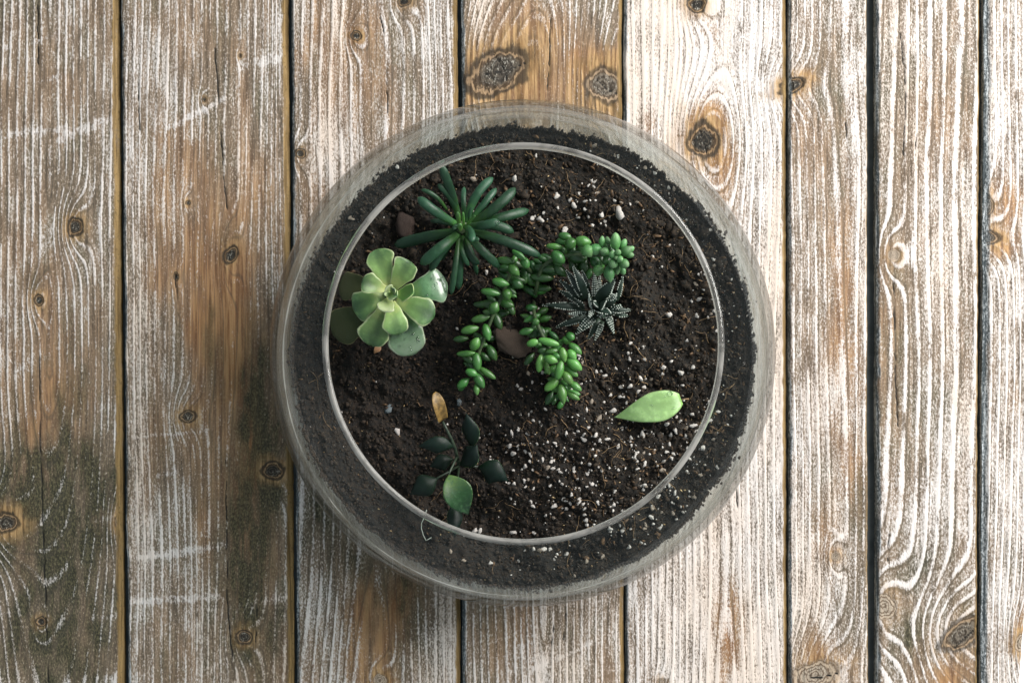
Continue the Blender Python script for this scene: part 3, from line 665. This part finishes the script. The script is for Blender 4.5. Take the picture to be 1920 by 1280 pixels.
def stone(name, u, v, sx, sy, mat, seed, label, cat, rot=0, flat=.6, lift=.2, jag=.18):
    me = lump_mesh(name, seed, 1, 1, 3, jag); me.materials.append(mat)
    p = soil_at(u, v, 0); k = PX(p.z); o = obj(name, me, None, None, p + Vector((0, 0, lift * sy * k)))
    o.scale = (sx * k, sy * k, sy * k * flat); o.rotation_euler = (0, 0, rot); return tag(o, label, cat)
stone('pebble', 960, 642, 36, 23, M_stone, 21, 'brown rounded pebble half hidden between the trailing sedum stems', 'pebble', -.5, .5, .15, .10)
stone('bark_piece', 759, 424, 19, 22, M_bark, 22, 'reddish brown bark lump on the soil left of the dark finger-leaved succulent', 'bark', .3, .7, .3)
stone('slate_chip', 729, 767, 9, 8, M_slate, 23, 'faint blue-grey stone chip in dark soil left of the golden dry leaf', 'stone', .4, .5, .1)
stone('slate_chip', 861, 754, 5, 7, M_slate, 24, 'small blue-grey stone chip between the golden dry leaf and the left sedum tail', 'stone', .1, .6, .2)

# ================================================================ LEAVES
def leaf_mesh(name, pts, N0, W, top, bot, cup=0.0, m=12, ripple=0.0, seed=0, fold=0.0):
    """closed fleshy blade. pts: midline; W: half widths; top/bot: half thickness above / below; cup: edges raised (x half width)"""
    n = len(pts); V, LT, LS, Fc = [], [], [], []
    rg = random.Random(seed); p0, p1 = rg.uniform(0, 6), rg.uniform(0, 6)
    N0 = Vector(N0).normalized()
    for i in range(n):
        T = (pts[min(i + 1, n - 1)] - pts[max(i - 1, 0)]).normalized()
        S = T.cross(N0)
        if S.length < 1e-4: S = T.cross(Vector((0, 1, 0)))
        S.normalize(); Nn = S.cross(T).normalized(); t = i / (n - 1)
        for j in range(m):
            a = 2 * math.pi * j / m; c, s = math.cos(a), math.sin(a)
            ww = W[i] * (1 + ripple * (math.sin(t * 9 + p0 + (0 if c > 0 else 2)) * .6 + math.sin(t * 17 + p1 + (0 if c > 0 else 1.4)) * .4) * abs(c))
            z = (top[i] if s > 0 else bot[i]) * s + cup * W[i] * c * c + fold * W[i] * abs(c)
            V.append(pts[i] + S * ww * c + Nn * z); LT.append(t); LS.append(abs(c))
    for i in range(n - 1):
        for j in range(m):
            a, b = i * m + j, i * m + (j + 1) % m; Fc.append((a, a + m, b + m, b))
    a = len(V); V.append(pts[0].copy()); LT.append(0); LS.append(0); b = len(V); V.append(pts[-1].copy()); LT.append(1); LS.append(1)
    for j in range(m):
        Fc.append((a, j, (j + 1) % m)); k = (n - 1) * m; Fc.append((b, k + (j + 1) % m, k + j))
    return mesh_np(name, [tuple(v) for v in V], Fc, {'lt': LT, 'ls': LS})
def bez(a, b, arch, n, side=0.0):
    """midline from a to b bowed up by arch (metres, world z) and sideways"""
    d = b - a; s = Vector((-d.y, d.x, 0)); s = s.normalized() if s.length > 1e-6 else Vector((1, 0, 0))
    return [a + d * t + Vector((0, 0, 1)) * arch * 4 * t * (1 - t) + s * side * 4 * t * (1 - t) for t in [i / (n - 1) for i in range(n)]]
def prof(kind, n):
    r = []
    for i in range(n):
        t = i / (n - 1)
        if kind == 'spoon': k = (.30 + .70 * min(1, t / .72) ** 1.15) * (1 if t < .72 else max(0, 1 - ((t - .72) / .285) ** 2.6) ** .62)
        elif kind == 'finger': k = (.55 + .45 * min(1, t / .45)) * (1 if t < .80 else math.sqrt(max(0, 1 - ((t - .80) / .205) ** 2)))
        elif kind == 'bean': k = math.sqrt(max(0, 1 - (2 * t - 1) ** 2)) ** .85 * (1 - .22 * (1 - t))
        elif kind == 'lance': k = (.80 + .25 * t / .35 if t < .35 else 1.05 * (1 - ((t - .35) / .655) ** 1.35))
        elif kind == 'oval': k = max(0, math.sin(math.pi * t ** .85)) ** 1.05
        elif kind == 'drop': k = (math.sin(math.pi / 2 * min(1, t / .66))) ** 1.15 if t < .66 else (1 - .62 * ((t - .66) / .34) ** 2.3)
        r.append(max(k, .012))
    return r
def droplets(leaf, spots, root_loc):
    for p, r in spots:
        me = DROP; o = obj('droplet', me, None, leaf, p - root_loc); o.scale = (r, r * random.uniform(.75, 1), r * .6); o.rotation_euler = (0, 0, random.uniform(0, 3))
DROP = lump_mesh('droplet', 4, 1, 1, 2, .05); DROP.materials.append(M_water)

# ---------------------------------------------------------------- pale rosette
cr = lambda x, y: (620 + x / 5.817, 460 + y / 5.817)
def rosette():
    cu, cv = cr(655, 540); zc = .078
    root = soil_at(cu, cv); T = thing('rosette_succulent', 'pale green rosette succulent with spoon-shaped wet leaves at the left of the bowl', 'succulent', root)
    c = P(cu, cv, zc)
    pts = [Vector((0, 0, -.004)) * (1 - t) + (c - root) * t for t in [i / 6 for i in range(7)]]
    v, f = tube_mesh('', pts, [.0035] * 7, 8); obj('stem', mesh_np('stem', [tuple(p) for p in v], f), M_sed_stem, T)
    #  base xy, tip xy, width, z base, z tip, arch, cup, roll(x,y), material
    L = [((560,500),(92,425),262,.070,.064,.003,-.10,(-.5,.1),M_ros_shaded), ((540,660),(20,965),345,.068,.061,.003,-.10,(-.5,-.2),M_ros_shaded),
         ((790,530),(1275,428),305,.072,.072,.004,-.12,(.25,0),M_ros_wet), ((690,600),(905,1192),350,.070,.067,.004,-.12,(.2,-.1),M_ros_wet),
         ((640,470),(505,42),255,.075,.079,.002,.10,(-.1,.1),M_ros), ((690,470),(865,172),252,.076,.082,.002,.16,(.1,.1),M_ros),
         ((610,560),(243,690),280,.073,.071,.003,-.12,(-.35,-.1),M_ros), ((600,640),(438,1092),290,.074,.073,.003,.08,(0,-.1),M_ros),
         ((700,600),(1132,772),262,.075,.077,.003,-.05,(.15,0),M_ros), ((662,600),(735,972),246,.076,.078,.003,-.04,(.15,0),M_ros),
         ((600,480),(340,392),205,.079,.085,.001,.12,(0,0),M_ros), ((715,535),(905,520),190,.079,.090,-.001,.25,(-.1,.2),M_ros_cup),
         ((640,570),(590,728),168,.080,.088,.001,.10,(0,0),M_ros_in),
         ((640,520),(690,585),84,.082,.087,.001,.2,(0,0),M_ros_in), ((670,520),(612,450),96,.082,.089,.001,.2,(0,0),M_ros_in), ((650,510),(725,555),80,.082,.090,.001,.3,(0,0),M_ros), ((655,540),(585,505),76,.083,.088,.001,.2,(0,0),M_ros_in), ((660,535),(700,470),70,.084,.091,.001,.3,(0,0),M_ros)]
    for i, (b, t, w_, z0, z1, arch, cup, roll, mat) in enumerate(L):
        n = 20; A0 = P(*cr(*b), z0) - root; B0 = P(*cr(*t), z1) - root
        pr = prof('spoon', n); hw = w_ / 5.817 * PX(z1) / 2
        me = leaf_mesh('leaf', bez(A0, B0, arch, n), (roll[0], roll[1], 1), [hw * 1.2 * k for k in pr], [.0006 * min(1, k * 1.4) for k in pr], [.0009 * min(1, k * 1.4) for k in pr], cup, 18, .13, i, .10)
        lf = obj('leaf', me, mat, T)
        if mat is M_ros_shaded: lf['label'] = 'low leaf with shade put into its dark colour'
        if mat is M_ros_wet:
            rg = random.Random(i)
            for k in range(13):
                tt = rg.uniform(.5, .93); ss_ = rg.uniform(-.75, .75); q = A0.lerp(B0, tt); d = (B0 - A0).normalized(); sd = Vector((-d.y, d.x, 0)).normalized()
                q = q + sd * hw * ss_ * pr[int(tt * 19)] + Vector((0, 0, arch * 4 * tt * (1 - tt) + cup * hw * ss_ ** 2 + .0009 - (sd.x * roll[0] + sd.y * roll[1]) * hw * ss_ * pr[int(tt * 19)]))
                o = obj('droplet', DROP, None, lf, q); r = rg.uniform(.0005, .0011); o.scale = (r, r * rg.uniform(.7, 1), r * .6)
    return T
rosette()
# dry scale below the rosette
A0, B0 = soil_at(714, 646, .004), soil_at(701, 663, .002)
o = obj('dry_leaf_scrap', leaf_mesh('dry_leaf_scrap', bez(A0 - B0, Vector((0, 0, 0)), .001, 9), (.3, 0, 1), [.0018 * k for k in prof('oval', 9)], [.0004] * 9, [.0004] * 9, .3), leaf_material('dry_scrap', (.30, .13, .06), (.42, .20, .10), (.25, .12, .05), (.55, .33, .2), .5), None, B0)
tag(o, 'small reddish dry leaf scrap below the pale rosette', 'leaf')

# ---------------------------------------------------------------- dark finger-leaved succulent
cf = lambda x, y: (740 + x / 4.921, 300 + y / 4.921)
def finger():
    cu, cv = cf(620, 620); root = soil_at(cu, cv)
    T = thing('finger_leaf_succulent', 'dark green succulent with long finger-shaped leaves near the top rim', 'succulent', root)
    c = P(cu, cv, .082) - root
    v, f = tube_mesh('', [Vector((0, 0, -.004)) * (1 - t) + c * t for t in [i / 6 for i in range(7)]], [.0032] * 7, 8)
    obj('stem', mesh_np('stem', [tuple(p) for p in v], f), M_sed_stem, T)
    L = [((600,560),(425,40),112,.078,.104,.004), ((590,560),(398,225),92,.079,.098,.003), ((590,600),(215,345),110,.078,.094,.006), ((480,460),(245,275),54,.070,.078,.003),
         ((660,590),(905,165),96,.078,.080,.004), ((670,590),(935,262),78,.076,.076,.003), ((680,600),(1110,258),104,.076,.078,.005), ((700,600),(1235,462),98,.074,.070,.005),
         ((660,600),(965,560),108,.080,.090,.004), ((680,620),(1095,665),112,.077,.078,.004), ((650,650),(1345,885),116,.080,.082,.006), ((650,680),(972,990),92,.077,.072,.005),
         ((660,720),(778,962),84,.074,.070,.003), ((620,740),(688,975),62,.076,.074,.003), ((630,700),(592,1190),84,.073,.066,.004), ((590,700),(522,1240),70,.077,.074,.004),
         ((600,690),(330,1020),98,.077,.076,.005), ((590,670),(240,958),114,.079,.082,.006), ((590,650),(0,785),132,.072,.060,.004),
         ((620,600),(712,752),84,.084,.096,.001), ((620,610),(545,640),50,.082,.088,0), ((660,640),(780,730),56,.080,.086,0), ((700,600),(742,380),44,.078,.082,.002), ((600,620),(330,560),60,.070,.066,.004), ((640,700),(760,1060),58,.068,.058,.004), ((680,640),(1010,760),66,.070,.064,.004), ((600,690),(430,930),60,.068,.060,.004), ((650,560),(640,250),56,.066,.066,.004), ((690,590),(1010,400),60,.068,.064,.004)]
    for i, (b, t, w_, z0, z1, arch) in enumerate(L):
        n = 18; A0 = P(*cf(*b), z0) - root; B0 = P(*cf(*t), z1) - root; pr = prof('finger', n); hw = w_ / 4.921 * PX(z1) / 2 * random.uniform(.74, .94)
        obj('leaf', leaf_mesh('leaf', bez(A0, B0, arch, n, random.uniform(-.0026, .0026)), (0, 0, 1), [hw * k for k in pr], [hw * .62 * k for k in pr], [hw * .72 * k for k in pr], 0, 12, 0.0, i), M_fing, T)
    for i, (b, t, w_, z0, z1) in enumerate([((600,640),(580,480),40,.083,.100), ((640,630),(630,480),26,.083,.097), ((650,620),(745,510),30,.083,.096), ((610,650),(600,590),46,.086,.097)]):
        n = 12; A0 = P(*cf(*b), z0) - root; B0 = P(*cf(*t), z1) - root; pr = prof('finger', n); hw = w_ / 4.921 * PX(z1) / 2
        obj('leaf', leaf_mesh('leaf', bez(A0, B0, .001, n), (0, 0, 1), [hw * k for k in pr], [hw * .6 * k for k in pr], [hw * .6 * k for k in pr], 0, 10), M_fing_lt, T)['label'] = 'young pale green leaf at the heart'
    for (x, y, z) in [(950, 575, .0905), (190, 800, .073), (235, 785, .073)]:
        pass
    lf = [o for o in T.children if o.name.startswith('leaf')][8]
    o = obj('droplet', DROP, None, lf, P(*cf(950, 575), .0915) - root); o.scale = (.0010, .0013, .0008)
    return T
finger()

# ---------------------------------------------------------------- trailing sedum (burro's tail), three stems
nb = 12; prb = prof('bean', nb)
def bean(seed, curve, pointed=0.0):
    pts = [Vector((t * 2 - 1, 0, curve * (1 - (2 * t - 1) ** 2))) for t in [i / (nb - 1) for i in range(nb)]]
    W = [k * (1 - pointed * max(0, (i / (nb - 1) - .5) / .5) ** 1.3) for i, k in enumerate(prb)]
    return leaf_mesh('sedum_leaf', pts, (0, 0, 1), W, W, W, 0, 12)
BE = {}
for nm, mat in (('n', M_sed), ('b', M_sed_lit), ('d', M_sed_shaded), ('t', M_sed_tip)):
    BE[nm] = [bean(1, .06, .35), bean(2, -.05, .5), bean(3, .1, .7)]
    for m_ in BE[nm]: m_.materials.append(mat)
c2 = lambda x, y: (820 + x / 3.3675, 400 + y / 3.3675); c6 = lambda x, y: (960 + x / 6.4, 580 + y / 6.4)
SED_ROOT = soil_at(1003, 560)
SED = thing('trailing_sedum', 'trailing sedum with three tails of plump bean-shaped green leaves in the centre', 'succulent', SED_ROOT)
def sed_stem(path, rad=.0010):
    pts = [P(u, v, z) - SED_ROOT for (u, v, z) in path]
    fine = []
    for i in range(len(pts) - 1):
        p0 = pts[max(0, i - 1)]; p1 = pts[i]; p2 = pts[i + 1]; p3 = pts[min(len(pts) - 1, i + 2)]
        for k in range(4):
            t = k / 4; fine.append(.5 * ((2 * p1) + (p2 - p0) * t + (2 * p0 - 5 * p1 + 4 * p2 - p3) * t * t + (3 * p1 - p0 - 3 * p2 + p3) * t ** 3))
    fine.append(pts[-1])
    v, f = tube_mesh('', fine, [rad] * len(fine), 7)
    return obj('stem', mesh_np('stem', [tuple(p) for p in v], f), M_sed_stem, SED)
def sed_leaf(stem, uv, ln, wd, ang, z, kind='n', pitch=0.0):
    u, v = uv; k = PX(z); i = random.randrange(3)
    o = obj('leaf', BE[kind][i], None, stem, P(u, v, z) - SED_ROOT)
    o.scale = (ln / 2 * k * 1.14, wd / 2 * k * 1.12, wd / 2 * k * random.uniform(.98, 1.1))
    o.rotation_euler = (0, math.radians(-pitch), math.radians(ang)); return o
S1 = sed_stem([(1003, 560, .045), (1000, 520, .062), (985, 500, .070), (960, 505, .071), (945, 545, .068), (925, 590, .064), (905, 640, .060), (890, 690, .056), (892, 712, .054)])
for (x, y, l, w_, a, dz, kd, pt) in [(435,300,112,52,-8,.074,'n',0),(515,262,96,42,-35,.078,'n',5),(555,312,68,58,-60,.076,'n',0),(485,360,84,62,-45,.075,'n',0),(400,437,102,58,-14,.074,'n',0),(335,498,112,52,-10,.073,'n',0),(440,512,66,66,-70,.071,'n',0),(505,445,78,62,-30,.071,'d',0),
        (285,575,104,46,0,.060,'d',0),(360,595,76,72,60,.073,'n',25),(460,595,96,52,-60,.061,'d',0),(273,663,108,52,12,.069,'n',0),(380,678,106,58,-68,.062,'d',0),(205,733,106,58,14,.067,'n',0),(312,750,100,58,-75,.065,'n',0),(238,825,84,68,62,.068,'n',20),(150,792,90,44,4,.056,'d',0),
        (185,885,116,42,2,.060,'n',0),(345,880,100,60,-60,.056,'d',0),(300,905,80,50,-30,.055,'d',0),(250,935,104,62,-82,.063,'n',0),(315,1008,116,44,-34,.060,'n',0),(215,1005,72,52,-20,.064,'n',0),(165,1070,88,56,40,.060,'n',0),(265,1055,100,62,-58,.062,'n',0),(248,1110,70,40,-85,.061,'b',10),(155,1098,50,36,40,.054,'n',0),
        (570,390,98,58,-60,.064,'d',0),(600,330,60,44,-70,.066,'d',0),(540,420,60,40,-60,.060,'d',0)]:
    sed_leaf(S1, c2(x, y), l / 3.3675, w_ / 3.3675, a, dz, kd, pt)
def fill(stem, path, n, seed, z_drop):
    rg = random.Random(seed)
    for i in range(n):
        t = rg.uniform(0, len(path) - 1.01); a = int(t); f = t - a; p, q = path[a], path[a + 1]
        u, v, z = [p[k] + (q[k] - p[k]) * f for k in range(3)]
        s_ = 1 if i % 2 else -1; dx, dy = q[0] - p[0], q[1] - p[1]; l = math.hypot(dx, dy) + 1e-6
        off = rg.uniform(4, 17) * s_; ang = math.degrees(math.atan2(-(dx / l) * s_ , -(dy / l) * s_)) + rg.uniform(-35, 35)
        sed_leaf(stem, (u - dy / l * off, v + dx / l * off), rg.uniform(22, 32), rg.uniform(12, 17), ang, z - rg.uniform(0, z_drop), rg.choice('ddn'), rg.uniform(-20, 20))
fill(S1, [(985, 500, .066), (960, 505, .068), (945, 545, .064), (925, 590, .061), (905, 640, .057), (890, 690, .054)], 30, 31, .006)
S2 = sed_stem([(1003, 560, .045), (1004, 548, .060), (1015, 505, .070), (1040, 485, .073), (1075, 478, .076), (1110, 478, .079), (1150, 478, .080)])
for (x, y, l, w_, a, dz, kd, pt) in [(690,350,156,62,-8,.068,'d',0),(775,362,96,64,-45,.069,'d',0),(660,405,136,58,-4,.066,'d',0),(665,475,100,50,0,.058,'d',0),(740,210,96,44,-6,.078,'n',0),(805,145,76,54,-12,.077,'n',10),(842,190,66,80,-60,.081,'n',0),(762,278,96,76,-42,.079,'n',0),(790,235,60,50,-40,.074,'d',0),(790,175,90,60,20,.068,'d',0),
        (920,178,96,74,-8,.080,'n',0),(950,240,76,84,-60,.083,'t',0),(998,228,66,86,-84,.083,'t',0),(880,275,110,80,-20,.074,'d',0),(930,335,100,70,-80,.072,'d',0),(870,340,80,60,-60,.068,'d',0),(1000,310,80,70,-60,.074,'d',0),
        (1040,178,66,42,88,.083,'t',0),(1076,178,60,40,100,.083,'t',0),(1125,178,102,66,92,.087,'t',15),(1174,195,66,46,66,.084,'t',0),(1052,243,62,62,170,.086,'t',40),(1108,262,52,54,100,.090,'t',50),(1140,247,44,44,60,.092,'t',60),(1152,288,50,46,-40,.092,'t',60),(1128,282,40,36,-90,.091,'t',60),
        (1190,238,84,62,30,.088,'t',20),(1212,262,56,44,-5,.086,'t',10),(1110,318,64,62,-110,.089,'t',40),(1176,316,76,64,-34,.088,'t',30),(1135,354,62,46,-92,.084,'t',0),(1170,360,54,42,-68,.083,'t',0),(1015,362,66,72,-100,.081,'t',0),(1085,384,98,72,-82,.085,'t',0),(1220,228,50,40,40,.083,'t',0),(1070,300,60,56,-150,.080,'d',0),(960,380,70,40,70,.074,'n',0),(1075,215,50,40,120,.084,'d',20)]:
    sed_leaf(S2, c2(x, y), l / 3.3675, w_ / 3.3675, a, dz, kd, pt)
fill(S2, [(1004, 548, .058), (1015, 505, .066), (1040, 485, .070), (1075, 478, .073), (1110, 478, .076), (1150, 478, .078)], 36, 32, .007)
S3 = sed_stem([(1003, 560, .045), (1000, 575, .058), (1005, 600, .066), (1018, 630, .068), (1035, 660, .066), (1048, 690, .063), (1054, 720, .060), (1056, 750, .057)])
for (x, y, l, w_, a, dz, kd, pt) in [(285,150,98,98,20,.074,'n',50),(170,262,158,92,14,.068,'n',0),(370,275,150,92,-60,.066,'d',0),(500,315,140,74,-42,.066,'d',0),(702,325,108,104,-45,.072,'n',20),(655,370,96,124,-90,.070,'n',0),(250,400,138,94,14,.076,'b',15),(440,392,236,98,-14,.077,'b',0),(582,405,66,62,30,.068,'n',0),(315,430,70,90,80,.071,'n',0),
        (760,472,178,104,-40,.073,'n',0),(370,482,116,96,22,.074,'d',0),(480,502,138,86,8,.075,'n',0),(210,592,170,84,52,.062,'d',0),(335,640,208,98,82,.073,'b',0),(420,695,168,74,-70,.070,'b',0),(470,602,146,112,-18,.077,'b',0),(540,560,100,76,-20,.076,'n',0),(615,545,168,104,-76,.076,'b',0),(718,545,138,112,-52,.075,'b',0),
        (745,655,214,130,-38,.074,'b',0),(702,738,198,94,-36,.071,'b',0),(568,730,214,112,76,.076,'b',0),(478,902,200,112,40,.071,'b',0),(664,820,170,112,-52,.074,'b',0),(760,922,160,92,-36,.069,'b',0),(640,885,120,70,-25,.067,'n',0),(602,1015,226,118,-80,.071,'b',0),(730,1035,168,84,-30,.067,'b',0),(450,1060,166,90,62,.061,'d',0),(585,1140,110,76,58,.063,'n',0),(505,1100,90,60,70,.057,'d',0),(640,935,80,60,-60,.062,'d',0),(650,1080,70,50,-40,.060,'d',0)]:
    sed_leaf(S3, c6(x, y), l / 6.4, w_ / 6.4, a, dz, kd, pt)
fill(S3, [(1004, 580, .060), (1005, 600, .063), (1018, 630, .065), (1035, 660, .063), (1048, 690, .060), (1054, 720, .058), (1056, 745, .056)], 34, 33, .006)
sed_leaf(S3, c2(595, 595), 70 / 3.37, 50 / 3.37, 0, .060, 'd')

# ---------------------------------------------------------------- zebra haworthia
ch = lambda x, y: (1010 + x / 7.53, 480 + y / 7.53)
TUB = bmesh.new(); bmesh.ops.create_icosphere(TUB, subdivisions=1, radius=1.0)
TUBV = np.array([v.co[:] for v in TUB.verts]); TUBF = np.array([[v.index for v in f.verts] for f in TUB.faces]); TUB.free()
def haworthia():
    cu, cv = ch(760, 740); root = soil_at(cu, cv)
    T = thing('zebra_haworthia', 'dark zebra haworthia with pointed leaves edged in white dots', 'succulent', root)
    # base, tip, width, z base, z tip, arch, roll, rows: 0 edge dots only, 1 whole face banded
    L = [((650,620),(368,180),112,.066,.074,.004,(-.2,.2),0),((680,600),(472,128),116,.068,.077,.004,(-.2,.3),0),((620,640),(276,326),104,.064,.070,.003,(-.2,.1),0),((600,660),(270,478),92,.061,.063,.002,(-.2,.1),0),((620,730),(20,692),100,.062,.062,.003,(0,0),0),
         ((700,800),(398,812),96,.069,.074,.002,(0,-.9),1),((680,850),(220,1018),98,.062,.062,.002,(0,0),0),((790,830),(505,1115),150,.070,.069,.004,(-.4,-.3),1),((720,590),(602,182),86,.067,.076,.003,(.2,.2),0),((760,760),(714,505),84,.073,.086,.001,(-.8,0),1),
         ((790,620),(786,226),100,.067,.074,.003,(.2,.3),1),((830,640),(862,262),92,.066,.072,.003,(.2,.2),1),((820,660),(1088,312),180,.070,.081,.003,(.1,.2),0),((940,620),(1052,350),112,.067,.074,.003,(.2,.2),1),((1100,640),(1192,240),70,.058,.064,.002,(.3,0),0),
         ((960,700),(1110,540),168,.072,.083,.003,(.3,.5),1),((1000,800),(1170,690),140,.068,.076,.003,(.5,.2),1),((1020,770),(1315,766),84,.062,.060,.002,(.2,0),0),((930,790),(1058,1115),112,.066,.064,.004,(.4,0),1),((860,900),(690,1192),96,.060,.057,.003,(0,-.2),0),((900,930),(785,1208),78,.062,.060,.003,(-.3,-.3),1),
         ((850,740),(950,615),110,.076,.088,0,(.7,.2),1),((840,760),(1028,828),140,.074,.084,.001,(.2,.3),0),((640,740),(500,600),74,.064,.068,.002,(-.6,.4),0),((1090,820),(1270,850),70,.060,.058,.002,(.2,0),0),((600,600),(530,262),88,.058,.062,.002,(-.1,.2),0),((770,760),(700,880),90,.076,.082,.001,(-.4,-.4),1),((860,740),(760,640),110,.074,.086,.001,(-.3,.2),0),((880,820),(900,860),120,.070,.078,.001,(0,-.4),1)]
    for i, (b, t, w_, z0, z1, arch, roll, face) in enumerate(L):
        n = 14; A0 = P(*ch(*b), z0) - root; B0 = P(*ch(*t), z1) - root; pr = prof('lance', n); hw = w_ / 7.53 * PX(z1) / 2
        pts = bez(A0, B0, arch, n); N0 = Vector((roll[0], roll[1], 1)).normalized()
        lf = obj('leaf', leaf_mesh('leaf', pts, N0, [hw * k for k in pr], [.0005 + hw * .22 * k for k in pr], [hw * .55 * k for k in pr], .10, 10), M_haw, T)
        # white raised dots
        C, R_ = [], []
        ln = (B0 - A0).length; steps = max(5, int(ln / .00120))
        for k in range(1, steps):
            tt = .12 + .86 * k / steps; x = tt * (n - 1); a = int(x); fr = x - a; q = pts[a].lerp(pts[min(a + 1, n - 1)], fr); kk = pr[a] * (1 - fr) + pr[min(a + 1, n - 1)] * fr
            Td = (pts[min(a + 1, n - 1)] - pts[a]).normalized(); S = Td.cross(N0).normalized(); Nn = S.cross(Td).normalized()
            cs = [-.98, .98] if not face else [-.95, -.4, .15, .65]
            for c_ in cs:
                if random.random() < (.14 if not face else .10): continue
                top = (.0005 + hw * .22 * kk) * math.sqrt(max(0, 1 - c_ * c_)) + .10 * hw * kk * c_ * c_
                C.append(q + S * hw * kk * c_ + Nn * (top + .00005) + Td * random.uniform(-.0001, .0001)); R_.append(random.uniform(.00034, .00050) * (.75 + .3 * kk) * (.95 if face else 1.0))
        C = np.array([c[:] for c in C]); R_ = np.array(R_)
        V = (TUBV[None] * R_[:, None, None] + C[:, None, :]).reshape(-1, 3); Fc = (TUBF[None] + (np.arange(len(C)) * len(TUBV))[:, None, None]).reshape(-1, 3)
        o = obj('white_dots', mesh_np('white_dots', V, Fc), M_tub, lf); o['kind'] = 'stuff'
    return T
haworthia()

# ---------------------------------------------------------------- dark glossy plant at the bottom
cd = lambda x, y: (700 + x / 4, 700 + y / 4)
def dark_plant():
    root = soil_at(*cd(640, 700)); T = thing('dark_leafy_plant', 'dark glossy leafy seedling with one dry golden leaf, near the lower left rim', 'plant', root)
    q = lambda x, y, z: P(*cd(x, y), z) - root
    def st(path, r):
        pts = [q(*p) for p in path]; v, f = tube_mesh('', pts, [r * (1 - .35 * i / len(pts)) for i in range(len(pts))], 7); return obj('stem', mesh_np('stem', [tuple(p) for p in v], f), M_dks, T)
    st([(640,700,.040),(635,660,.052),(627,620,.060),(612,560,.066),(585,490,.070),(550,420,.072),(520,360,.073)], .0010)
    st([(627,620,.060),(605,670,.064),(580,720,.067),(565,762,.069)], .0007)
    st([(635,660,.052),(700,690,.055),(790,700,.056)], .0007); st([(640,690,.046),(560,740,.052),(475,785,.056)], .0007); st([(640,700,.042),(630,830,.048),(622,960,.052)], .0007)
    L = [((520,345),(465,138),112,.073,.078,.003,(.35,0),M_gold,.25), ((620,545),(335,545),118,.066,.068,.005,(0,-.35),M_dk,-.2), ((735,560),(698,300),128,.058,.066,.004,(-.4,0),M_dk,-.2), ((650,690),(780,535),150,.056,.064,.003,(-.35,.2),M_dk,-.2),
         ((565,760),(712,1058),232,.069,.063,.004,(.2,-.15),M_dkg,.12), ((785,700),(1010,806),170,.056,.056,.004,(.1,-.4),M_dk,-.2), ((480,785),(275,905),150,.056,.055,.004,(.35,.2),M_dk,-.1), ((622,950),(612,1225),105,.053,.058,.004,(.3,.05),M_dk,-.1), ((600,640),(420,700),110,.052,.052,.003,(-.2,-.2),M_dk,-.2)]
    for i, (b, t, w_, z0, z1, arch, roll, mat, cup) in enumerate(L):
        n = 18; A0, B0 = q(*b, z0), q(*t, z1); pr = prof('oval', n); hw = w_ / 4 * PX(z1) / 2 * (1.15 if mat is M_dk else .95)
        if mat is M_gold: pr = [min(1, .82 + .3 * k) * math.sqrt(max(0.0002, 1 - (max(0, k - .35) / .65) ** 2.0)) for k in [j / (n - 1) for j in range(n)]]
        lf = obj('leaf', leaf_mesh('leaf', bez(A0, B0, arch, n), (roll[0], roll[1], 1), [hw * k for k in pr], [.0005] * n, [.0005] * n, cup, 14, .04, i, .12 if mat is M_dkg else -.25 if mat is M_dk else 0), mat, T)
        if mat is M_gold: lf['label'] = 'dry golden brown leaf tip'
        if mat is M_dkg: lf['label'] = 'bright veined green leaf'
    rp_ = [(400,1020),(385,1070),(362,1120),(360,1160),(375,1210),(395,1250),(415,1240),(436,1228)]
    pts = [q(x, y, .0525 - .0003 * i) for i, (x, y) in enumerate(rp_)]
    v, f = tube_mesh('', pts, [.00022] * len(pts), 5); obj('root_hair', mesh_np('root_hair', [tuple(p) for p in v], f), M_tub, T)
    return T
dark_plant()

# ---------------------------------------------------------------- fallen leaf
A0, B0 = soil_at(1151, 782, .0035), soil_at(1276, 748, .0050)
mid = (A0 + B0) / 2; mid.z = min(A0.z, B0.z) - .002
FL = thing('fallen_leaf', 'single pale green pointed leaf lying on the soil at the lower right', 'leaf', mid)
n = 22; pr = prof('drop', n); hw = 57 * PX(.055) / 2
lf = obj('blade', leaf_mesh('blade', bez(A0 - mid, B0 - mid, .0022, n, -.0008), (.1, .1, 1), [hw * k for k in pr], [.0013 * min(1, k * 1.3) for k in pr], [.0013 * min(1, k * 1.3) for k in pr], .10, 16, .03, 3, .12), M_fall, FL)
v, f = tube_mesh('', [P(u, v_, z) - mid for (u, v_, z) in [(1276, 750, B0.z), (1283, 748, B0.z + .0004), (1292, 747, B0.z + .0002)]], [.0003, .0003, .0002], 6)
obj('stalk', mesh_np('stalk', [tuple(p) for p in v], f), M_fibre, FL)
for (u, v_, r) in [(1257, 737, .0014), (1246, 743, .0008), (1262, 765, .0009), (1222, 760, .0006)]:
    o = obj('droplet', DROP, None, lf, P(u, v_, B0.z + .0028) - mid); o.scale = (r, r * .85, r * .6)
